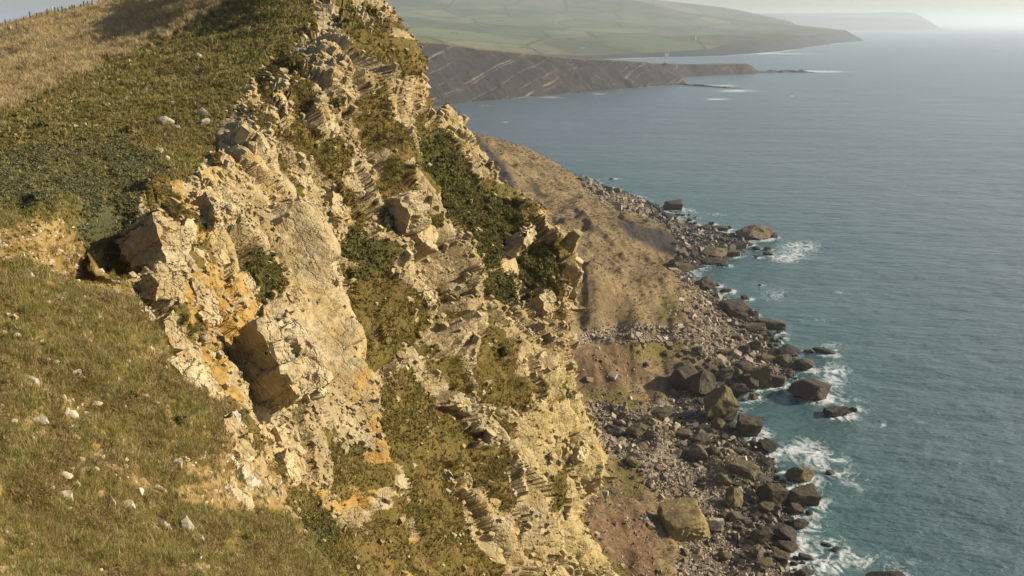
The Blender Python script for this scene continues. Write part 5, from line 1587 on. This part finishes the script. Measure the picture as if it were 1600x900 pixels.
SHADED = [   # broken sides of the blocks, turned away from the sea
 ([(182, 378), (212, 358), (240, 338), (250, 372), (260, 408), (250, 436), (214, 426), (196, 404)], 1.0, 0.35, (-0.50, -0.80, 0.30), 'laminated shaded end of the big block above the hollow'),
 ([(402, 502), (376, 518), (352, 546), (362, 572), (382, 604), (412, 638), (446, 641), (466, 622), (440, 584), (420, 548)], 1.3, 0.5, (-0.66, -0.74, -0.10), 'great ochre block with a shaded undercut side'),
 ([(562, 350), (600, 310), (622, 306), (642, 338), (634, 364), (596, 372)], 1.6, 0.5, (-0.66, -0.74, 0.0), 'laminated shaded end of a thick bed'),
 ([(796, 492), (842, 460), (854, 488), (838, 506), (806, 506)], 1.6, 0.6, (-0.62, -0.78, 0.0), 'shaded overhanging bed at the rear buttress'),
 ([(300, 318), (322, 300), (336, 330), (334, 356), (310, 352)], 0.9, 0.3, (-0.66, -0.74, 0.05), None),
 ([(346, 436), (362, 428), (376, 466), (362, 476)], 0.7, 0.25, (-0.7, -0.7, 0.0), None),
 ([(208, 440), (232, 426), (246, 440), (244, 468), (222, 466)], 0.8, 0.25, (-0.55, -0.8, 0.2), None),
 ([(846, 548), (866, 536), (870, 556), (852, 572)], 1.0, 0.4, (-0.62, -0.78, 0.0), None),
 ([(640, 470), (662, 452), (668, 480), (650, 500)], 1.0, 0.35, (-0.62, -0.78, 0.05), None),
]
for k, (poly, th, lift, nn, lab) in enumerate(SHADED):
    nv = np.array(nn) / np.linalg.norm(nn)
    key_block(poly, th, cliff, S_CLIFF, n=nv, back=-nv, lift=lift * 2.2, seed=80 + k, rough=0.05, name='rock_block', label=lab)
SL2 = [
 ([(262, 566), (278, 556), (286, 580), (318, 622), (302, 622), (280, 596)], 0.5, 0.16),
 ([(303, 566), (314, 562), (334, 592), (350, 618), (348, 627), (322, 624), (306, 592)], 0.45, 0.18),
 ([(256, 498), (270, 486), (284, 520), (288, 545), (272, 544), (258, 520)], 0.6, 0.12),
 ([(226, 478), (236, 484), (248, 506), (240, 512), (226, 496)], 0.35, 0.12),
 ([(352, 648), (370, 640), (386, 668), (378, 690), (362, 684), (350, 668)], 0.35, 0.18),
 ([(362, 690), (384, 676), (392, 700), (396, 722), (376, 724), (364, 708)], 0.35, 0.18),
 ([(346, 700), (362, 708), (376, 728), (366, 744), (348, 730), (340, 714)], 0.35, 0.14),
 ([(378, 728), (400, 708), (418, 740), (440, 768), (430, 790), (404, 786), (386, 756)], 0.4, 0.16),
 ([(340, 742), (366, 748), (386, 764), (400, 790), (392, 806), (356, 800), (318, 790)], 0.4, 0.12),
]
M_SUNROCK = make_rock_mat('slope_limestone')
key_block([(350, 652), (372, 641), (384, 668), (398, 706), (420, 742), (440, 768), (430, 792), (395, 800), (335, 794), (346, 730)], 0.5, slope, S_SLOPE, lift=0.55, seed=75, rough=0.05, mat=M_SUNROCK, label='big pale jointed slab at the edge of the slope')
key_block([(266, 566), (312, 560), (350, 618), (346, 628), (306, 624)], 0.4, slope, S_SLOPE, lift=0.35, seed=76, rough=0.05, mat=M_SUNROCK)
for k, (poly, th, lift) in enumerate(SL2):
    key_block(poly, th, slope, S_SLOPE, lift=lift, seed=60 + k, rough=0.06, mat=M_WHITE if k not in (2, 8) else M_ROCK)

# ------------------------------------------------------------------ stones lying on the turf
STONE_ME = [rock_mesh('white_stone', 520 + k, 10, 3, boxy=(k % 2) * 1.0, rough=0.10) for k in range(5)]
for m in STONE_ME:
    m.materials.append(M_WHITE)
STONES = [
 (50, 606, 20, 22, 'upright pale stone, the taller of two standing in the grass'), (68, 617, 16, 12, 'smaller flat white stone just below the upright pale stone'),
 (102, 616, 14, 12, 'rounded grey stone in the grass between the upright stone and the bare patch'), (119, 592, 16, 10, 'pale stone lying above the bare ochre patch'),
 (117, 634, 28, 16, 'white slab at the top of the bare ochre patch'), (155, 629, 16, 8, 'flat grey stone on the far side of the bare ochre patch'),
 (64, 657, 24, 12, 'brown stained stone below the two upright stones'), (50, 685, 14, 10, 'small white stone lowest of the string below the upright stones'),
 (20, 662, 12, 9, 'small pale stone half sunk in grass at the left edge'), (104, 737, 26, 9, 'long flat pale stone in the lower grass'),
 (83, 752, 18, 10, 'thin tilted stone by the long flat pale one'), (111, 763, 24, 18, 'yellowish block below the long flat pale stone'), (127, 747, 12, 10, 'small pale stone just above the yellowish block'),
 (128, 713, 16, 12, 'dark edged stone in the middle of the lower grass'), (153, 730, 11, 10, 'small cream stone uphill from the thin upright blade'),
 (187, 774, 12, 20, 'thin pale blade of stone standing on edge'), (206, 781, 24, 14, 'crumbled pale stone next to the standing blade'), (218, 768, 18, 12, 'cream stone above the crumbled pale one'),
 (276, 729, 18, 14, 'pale angular stone under the edge of the white rib'), (263, 745, 10, 10, 'small pale stone below the angular one by the white rib'),
 (252, 762, 10, 12, 'small upright stone at the head of the ochre scree'), (262, 815, 28, 20, 'broken pale stone at the brink of the lower grass'), (288, 823, 24, 26, 'rounded ribbed pale stone, bigger of two at the brink of the lower grass'),
 (222, 626, 9, 7, 'tiny pale stone alone in the upper grass of the slope'), (28, 523, 14, 9, 'pale stone near the top of the slope at the left edge'),
 (8, 518, 9, 7, 'tiny pale stone at the left edge beside a larger one'), (46, 426, 20, 14, 'whitish stone at the foot of the ochre hollow'), (92, 405, 24, 14, 'grey stone with a dark tuft in the ochre hollow'),
 (72, 370, 12, 12, 'brown stone under the scrub at the back of the hollow'), (186, 440, 14, 9, 'pale slab beside the green weed in the hollow'), (206, 470, 14, 8, 'white stone at the corner of the slope under the big block'),
 (310, 845, 16, 10, 'grey stone in the grass under the ribbed stone'), (470, 845, 22, 12, 'grey stone at the brink below the dark hole'),
]
def sit(px, py, src, w, h, me, name, label, cat, group, emb=0.27):
    P, n, t = src(px, py + h * 0.35)
    m = float(t) / FPX
    o = link(name, me)
    o.location = (P[0], P[1], P[2] - emb * h * m)
    o.scale = (w * m * 1.0, w * m * 0.75, h * m * 1.25)
    o.rotation_euler = (random.uniform(-.2, .2), random.uniform(-.25, .25), random.uniform(-.5, .5))
    return tag(o, label, cat, group)
for k, (px, py, w, h, lab) in enumerate(STONES):
    sit(px, py, S_SLOPE, w, h, STONE_ME[k % 5], 'stone', lab, 'stone', 'pale stones lying in the grass')
for k, (px, py, w, h, lab) in enumerate([
 (262, 188, 28, 12, 'large flat pale stone on the upper green turf'), (277, 200, 8, 6, 'little white stone at the toe of the large flat stone'), (320, 178, 18, 13, 'yellowish stone on turf close to the cliff edge'),
 (322, 194, 18, 8, 'long pale stone just below the yellowish one'), (312, 92, 14, 8, 'ochre stone high on the brown turf'), (305, 274, 12, 9, 'white stone on the corner of the cliff edge'),
 (286, 95, 10, 5, 'small cream stone a little downhill of the ochre stone'), (271, 162, 9, 6, 'small white stone uphill of the large flat one'), (250, 235, 12, 8, 'cream stone beside the grey scrub'), (262, 246, 10, 8, 'grey stone at the corner of the grey scrub'),
 (120, 197, 9, 6, 'white stone, middle of the bare scrape in the turf'), (108, 199, 7, 5, 'white stone at the near end of the bare scrape'), (134, 195, 8, 6, 'white stone toward the far end of the bare scrape'), (150, 198, 7, 5, 'white stone at the far end of the bare scrape')]):
    sit(px, py, S_CLIFF, w, h, STONE_ME[k % 5], 'stone', lab, 'stone', 'pale stones on the upper turf')

# ------------------------------------------------------------------ single bushes
def bush(px, py, w, h, mat, label, src, seed, cat='bush', name='bush'):
    P, n, t = src(px, py + h * 0.4)
    m = float(t) / FPX
    e = bpy.data.objects.new(name, None)
    COL.objects.link(e)
    e.location = P - np.array([0, 0, 0.05 * h * m])
    tag(e, label, cat)
    for k in range(1):
        f = link('foliage', clump_mesh('foliage', mat, seed, 220, 0.085), e)
        f.scale = (w * m * 1.1, w * m * 1.1, h * m * 1.9)
    st = tuft_mesh('stem', M_BRACKEN, seed, 7, (0.5, 0.9), 0.5, 0.02, 0.1)
    s_ = link('stem', st, e)
    s_.scale = (w * m * 0.7, w * m * 0.7, h * m * 0.8)
    return e
for k, (px, py, w, h, mat, lab, src) in enumerate([
 (470, 608, 17, 16, M_DARKSCRUB, 'small green bush beside the big shaded block in the gully', S_CLIFF),
 (865, 619, 22, 24, M_GREY, 'round grey green bush growing on the yellow buttress', S_CLIFF),
 (165, 447, 34, 22, M_DARKSCRUB, 'dark green weed at the mouth of the ochre hollow', S_SLOPE),
 (366, 347, 24, 24, M_GREY, 'grey green cushion bush among the pale blocks', S_CLIFF),
 (408, 420, 26, 40, M_DARKSCRUB, 'dark bush growing in the cleft left of the long grey slab', S_CLIFF),
 (420, 460, 22, 24, M_SCRUB, 'brownish bush below the dark cleft bush', S_CLIFF),
 (784, 545, 28, 26, M_GREY, 'grey green bush at the top of the grassy chute', S_CLIFF),
 (872, 370, 18, 14, M_GREY, 'small bush on the rim of the rear buttress', S_CLIFF),
 (858, 452, 20, 16, M_SCRUB, 'brown bush above the overhanging block', S_CLIFF),
 (880, 574, 16, 20, M_SCRUB, 'yellow green bush under the lip of the buttress', S_CLIFF),
 (824, 745, 20, 22, M_DARKSCRUB, 'dark bush in the crack of the yellow buttress', S_CLIFF),
 (520, 160, 22, 18, M_DARKSCRUB, 'dark bush high on the cliff below the turf edge', S_CLIFF),
 (210, 200, 40, 22, M_SCRUB, 'brown green bush on the upper turf', S_CLIFF),
 (66, 192, 36, 30, M_DARKSCRUB, 'dark bush in the dip of the upper turf', S_CLIFF),
 (30, 215, 44, 30, M_SCRUB, 'broad brown bush next to the dark bush in the dip', S_CLIFF),
 (545, 12, 22, 16, M_DARKSCRUB, 'dark bush on the crest of the cliff', S_CLIFF),
 (270, 660, 34, 22, M_DARKSCRUB, 'low dark bush on the near slope by the white rib', S_SLOPE),
 (196, 625, 28, 24, M_DARKSCRUB, 'dark tussock beside the flat grey stone', S_SLOPE)]):
    bush(px, py, w, h, mat, lab, src, 1000 + k)

# ------------------------------------------------------------------ fence on the skyline
def wood(name, col):
    nt = NT(name, 0.85, 0.2)
    return nt.done(nt.mix(nt.noise(8, 4), col, tuple(c * 0.55 for c in col)))
M_POST, M_WIRE, M_WHITEP, M_YEL = wood('fence_wood', (0.10, 0.085, 0.07)), wood('wire', (0.10, 0.10, 0.10)), wood('bleached_wood', (0.62, 0.58, 0.52)), wood('yellow_paint', (0.75, 0.55, 0.03))
def post_bm(bm, x, y, z, h, r, lean=(0, 0)):
    """square post with a slanted, chamfered top"""
    V = []
    for (zz_, k) in ((-0.3, 1.0), (h - 0.12, 0.95), (h, 0.6)):
        for a in range(6):
            an = a * math.pi / 3
            V.append(bm.verts.new((x + r * k * math.cos(an) + lean[0] * zz_, y + r * k * math.sin(an) + lean[1] * zz_, z + zz_ + (0.03 * math.cos(an) if zz_ > h - .01 else 0))))
    for q in range(2):
        for a in range(6):
            b_ = (a + 1) % 6
            bm.faces.new((V[q * 6 + a], V[q * 6 + b_], V[q * 6 + 6 + b_], V[q * 6 + 6 + a]))
    bm.faces.new(V[12:18])
def part(name, bm, mat, parent):
    me = bpy.data.meshes.new(name)
    bm.to_mesh(me)
    bm.free()
    me.materials.append(mat)
    return link(name, me, parent)
FP = [(-24, 53), (-10, 48.5), (1, 44.5), (11, 40), (25, 37), (39, 32.5), (48, 29.5), (57, 27), (65, 25), (73, 22.5), (86, 19.5), (92, 19.5), (98, 19.5), (104, 18.5), (109, 17.5), (114, 17), (118.5, 16), (127, 12.5), (132, 11), (137, 10), (146, 8.2), (156, 6), (166, 4)]
fence = bpy.data.objects.new('fence', None)
COL.objects.link(fence)
prevp = None
tops = []
for k, (px, py) in enumerate(FP):
    P, n, t = S_CLIFF(px, py + 3)
    h = (10.0 if k % 3 else 12.5) * float(t) / FPX
    if k == 3: fence.location = P
    tops.append((P, h))
f0 = Vector(fence.location)
tag(fence, 'wire fence on dark wooden posts along the hilltop skyline', 'fence')
for P, h in tops:
    bm = bmesh.new()
    post_bm(bm, P[0] - f0.x, P[1] - f0.y, P[2] - f0.z, h, 0.09, (random.uniform(-.06, .06), 0))
    part('post', bm, M_POST, fence)
for fr_ in (0.45, 0.68, 0.9):
    bm = bmesh.new()
    for (A, ha), (B_, hb) in zip(tops[:-1], tops[1:]):
        a_ = Vector(A) - f0 + Vector((0, 0, ha * fr_)); b_ = Vector(B_) - f0 + Vector((0, 0, hb * fr_))
        mid = (a_ + b_) / 2 - Vector((0, 0, 0.05))
        for u, v in ((a_, mid), (mid, b_)):
            vs = []
            for p in (u, v):
                for d in ((0.012, 0.012), (-0.012, 0.012), (0, -0.016)):
                    vs.append(bm.verts.new((p.x, p.y + d[0], p.z + d[1])))
            for a in range(3):
                c = (a + 1) % 3
                bm.faces.new((vs[a], vs[c], vs[3 + c], vs[3 + a]))
    part('wire', bm, M_WIRE, fence)
def lone_post(px, py, hpx, r, mat, label, cat, name):
    P, n, t = S_CLIFF(px, py)
    bm = bmesh.new()
    post_bm(bm, 0, 0, 0, hpx * float(t) / FPX, r)
    o = part(name, bm, mat, None)
    o.location = P
    return tag(o, label, cat)
lone_post(82, 20, 8, 0.14, M_WHITEP, 'pale bleached post in the skyline fence', 'post', 'gate_post')
lone_post(146.5, 8, 5, 0.10, M_WHITEP, 'small whitish post near the far end of the skyline fence', 'post', 'gate_post')
lone_post(17, 51, 8, 0.16, M_YEL, 'short yellow marker post below the fence', 'post', 'marker_post')
lone_post(28, 52, 17, 0.07, M_POST, 'thin dark stake in the grass below the fence', 'stake', 'stake')
lone_post(13, 47, 9, 0.10, wood('rusty', (0.25, 0.10, 0.05)), 'reddish stake next to the yellow marker post', 'stake', 'stake')
lone_post(82, 34, 7, 0.08, M_POST, 'thin dark stake halfway along the slope under the fence', 'stake', 'stake')

# ------------------------------------------------------------------ far buildings, trees and reefs
def flat_mat(name, col, rough=0.8):
    nt = NT(name, rough, 0.2)
    return nt.done(nt.mix(nt.noise(0.8, 3), col, tuple(c * 0.8 for c in col)))
M_LIME, M_SLATE, M_STONEW, M_PANE = flat_mat('white_render', (0.80, 0.79, 0.75)), flat_mat('slate_roof', (0.12, 0.11, 0.11)), flat_mat('tower_stone', (0.24, 0.22, 0.18)), flat_mat('dark_glass', (0.03, 0.035, 0.04), 0.1)
def far_house(px, py, t, w, d, h, label):
    P = unproj(px, py, t)
    e = bpy.data.objects.new('farmhouse', None)
    COL.objects.link(e)
    x, y = P[0], P[1]
    e.location = P
    tag(e, label, 'house')
    bm = bmesh.new()
    a, b_ = w / 2, d / 2
    vs = [bm.verts.new(v) for v in [(-a, -b_, -4), (a, -b_, -4), (a, b_, -4), (-a, b_, -4), (-a, -b_, h), (a, -b_, h), (a, b_, h), (-a, b_, h), (-a, 0, h * 1.55), (a, 0, h * 1.55)]]
    for q in ((0, 1, 5, 4), (1, 2, 6, 9, 5), (2, 3, 7, 6), (3, 0, 4, 8, 7)):
        bm.faces.new([vs[i] for i in q])
    part('wall', bm, M_LIME, e)
    bm = bmesh.new()
    o_ = 0.4
    vs = [bm.verts.new(v) for v in [(-a - o_, -b_ - o_, h - .2), (a + o_, -b_ - o_, h - .2), (a + o_, 0, h * 1.55 + .15), (-a - o_, 0, h * 1.55 + .15), (-a - o_, b_ + o_, h - .2), (a + o_, b_ + o_, h - .2)]]
    bm.faces.new([vs[i] for i in (0, 1, 2, 3)]); bm.faces.new([vs[i] for i in (3, 2, 5, 4)])
    rf = part('roof', bm, M_SLATE, e)
    bm = bmesh.new()
    bmesh.ops.create_cube(bm, size=1.0, matrix=Matrix.Translation((a * 0.6, 0, h * 1.65)) @ Matrix.Diagonal((1.2, 1.2, 3.0, 1)))
    part('chimney', bm, M_LIME, rf)
    for k in (-0.55, 0.0, 0.55):
        bm = bmesh.new()
        bmesh.ops.create_cube(bm, size=1.0, matrix=Matrix.Translation((k * a, -b_ - 0.03, h * 0.55)) @ Matrix.Diagonal((1.3, 0.12, 1.6, 1)))
        part('window', bm, M_PANE, e)
def far_t(px, py, fn):
    """distance at which a ray meets a far height field"""
    ts = np.geomspace(1900, 9000, 900)
    p = unproj(px, py, ts)
    k = np.nonzero(p[:, 2] < fn(p[:, 0], p[:, 1]))[0]
    return float(ts[k[0]]) if len(k) else 2900.0
for px, py, w, lab in ((911, 75.5, 13, 'white farmhouse standing in the green fields across the bay'), (836, 82.5, 7, 'small white cottage just above the dark headland'), (1042, 86, 8, 'white house on the shore under the far low cliffs')):
    far_house(px, py, far_t(px, py, FARZ), w * 1.3, w * 0.8, 6.5, lab)
tt = far_t(1085, 62, FARZ)
P = unproj(1085, 62, tt)
tw = bpy.data.objects.new('tower', None)
COL.objects.link(tw)
tw.location = P
tag(tw, 'tiny round stone tower on the far low cliff top', 'tower')
for nm, r, z0, z1 in (('base_colonnade', 6.5, -4, 5), ('shaft', 4.6, 5, 13), ('parapet', 5.2, 13, 14.2)):
    bm = bmesh.new()
    bmesh.ops.create_cone(bm, cap_ends=True, segments=20, radius1=r, radius2=r * 0.97, depth=z1 - z0, matrix=Matrix.Translation((0, 0, (z0 + z1) / 2)))
    part(nm, bm, M_STONEW, tw)

def far_tree(px, py, w, h, label, t=None, fn=HEADZ, seed=1):
    tt = t
    P = unproj(px, py + h * 0.5, tt)
    m = tt / FPX
    e = bpy.data.objects.new('thicket', None)
    COL.objects.link(e)
    e.location = P
    tag(e, label, 'thicket', 'thickets on the headland top')
    c = link('crown', clump_mesh('crown', M_DARKSCRUB, seed, 420, 0.075), e)
    c.scale = (w * m, w * m, h * m * 2.0)
    bm = bmesh.new()
    for dx in (-0.25, 0.0, 0.22):
        post_bm(bm, dx * w * m, 0, 0, 0.6 * h * m, 0.25)
    part('trunk', bm, M_POST, e)
for k, (px, py, w, h, t, lab) in enumerate([(664, 69, 7, 10, 1420, 'dark thicket on the headland brow, the one nearer the cliff'), (673, 69.5, 8, 11, 1425, 'dark thicket on the headland brow, the one farther from the cliff'), (1040, 99, 10, 4, 1890, 'dark thicket strip near the low end of the headland')]):
    far_tree(px, py, w, h, lab, t, seed=1100 + k)

def reef(line, w0, h0, label, seed):
    """low ledge of rock running out into the sea"""
    q = np.array(line, float)
    u = np.linspace(0, 1, 60)
    s_ = np.linspace(0, 1, len(q))
    p = at_z(np.interp(u, s_, q[:, 0]), np.interp(u, s_, q[:, 1]), 0.0)
    V, Fc = [], []
    for k in range(60):
        tap = min(1, (1 - u[k]) * 4 + 0.15)
        for a in range(7):
            v = a / 6 * 2 - 1
            wob = 0.8 + 0.5 * vnoise(np.array([u[k] * 14, a * 0.7, seed]), seed)
            V.append((p[k][0], p[k][1] + v * w0 * tap * wob, max(-1.0, h0 * tap * (1 - v * v) * wob - 0.5 + 0.5 * vnoise(np.array([u[k] * 40, a, seed]), seed + 1))))
    for k in range(59):
        for a in range(6):
            i = k * 7 + a
            Fc.append((i, i + 7, i + 8, i + 1))
    me = bpy.data.meshes.new('reef_ledge')
    me.from_pydata(V, [], Fc)
    me.materials.append(M_BOULDER)
    o = link('reef_ledge', me)
    o.color = (0.05, 0.042, 0.036, 1)
    return tag(o, label, 'rock ledge', 'ledges off the headland')
reef([(1170, 114), (1210, 113), (1240, 112.6), (1275, 113.2)], 16, 5.0, 'low dark rock ledge running out from the headland tip', 31)
reef([(1020, 133), (1060, 132), (1100, 135), (1160, 139)], 9, 3.0, 'low dark rock ledge in white water below the headland', 33)

# ------------------------------------------------------------------ haze
bm = bmesh.new()
bmesh.ops.create_cube(bm, size=1.0)
me = bpy.data.meshes.new('haze')
bm.to_mesh(me)
bm.free()
haze = link('haze', me)
XH, YH0, YH1 = 140000.0, -3000.0, 62000.0
haze.scale = (2 * XH, YH1 - YH0, 300.0)
haze.location = (0, (YH0 + YH1) / 2, 300.0 / 2 - 6.0)
mh = bpy.data.materials.new('haze_air')
mh.use_nodes = True
hn = mh.node_tree.nodes
hn.remove(hn['Principled BSDF'])
pv = hn.new('ShaderNodeVolumePrincipled')
pv.inputs['Color'].default_value = (0.82, 0.91, 1.0, 1)
pv.inputs['Density'].default_value = 0.95e-4
pv.inputs['Anisotropy'].default_value = 0.45
mh.node_tree.links.new(pv.outputs[0], hn['Material Output'].inputs['Volume'])
me.materials.append(mh)
tag(haze, 'thin sea haze', 'haze', kind='stuff')
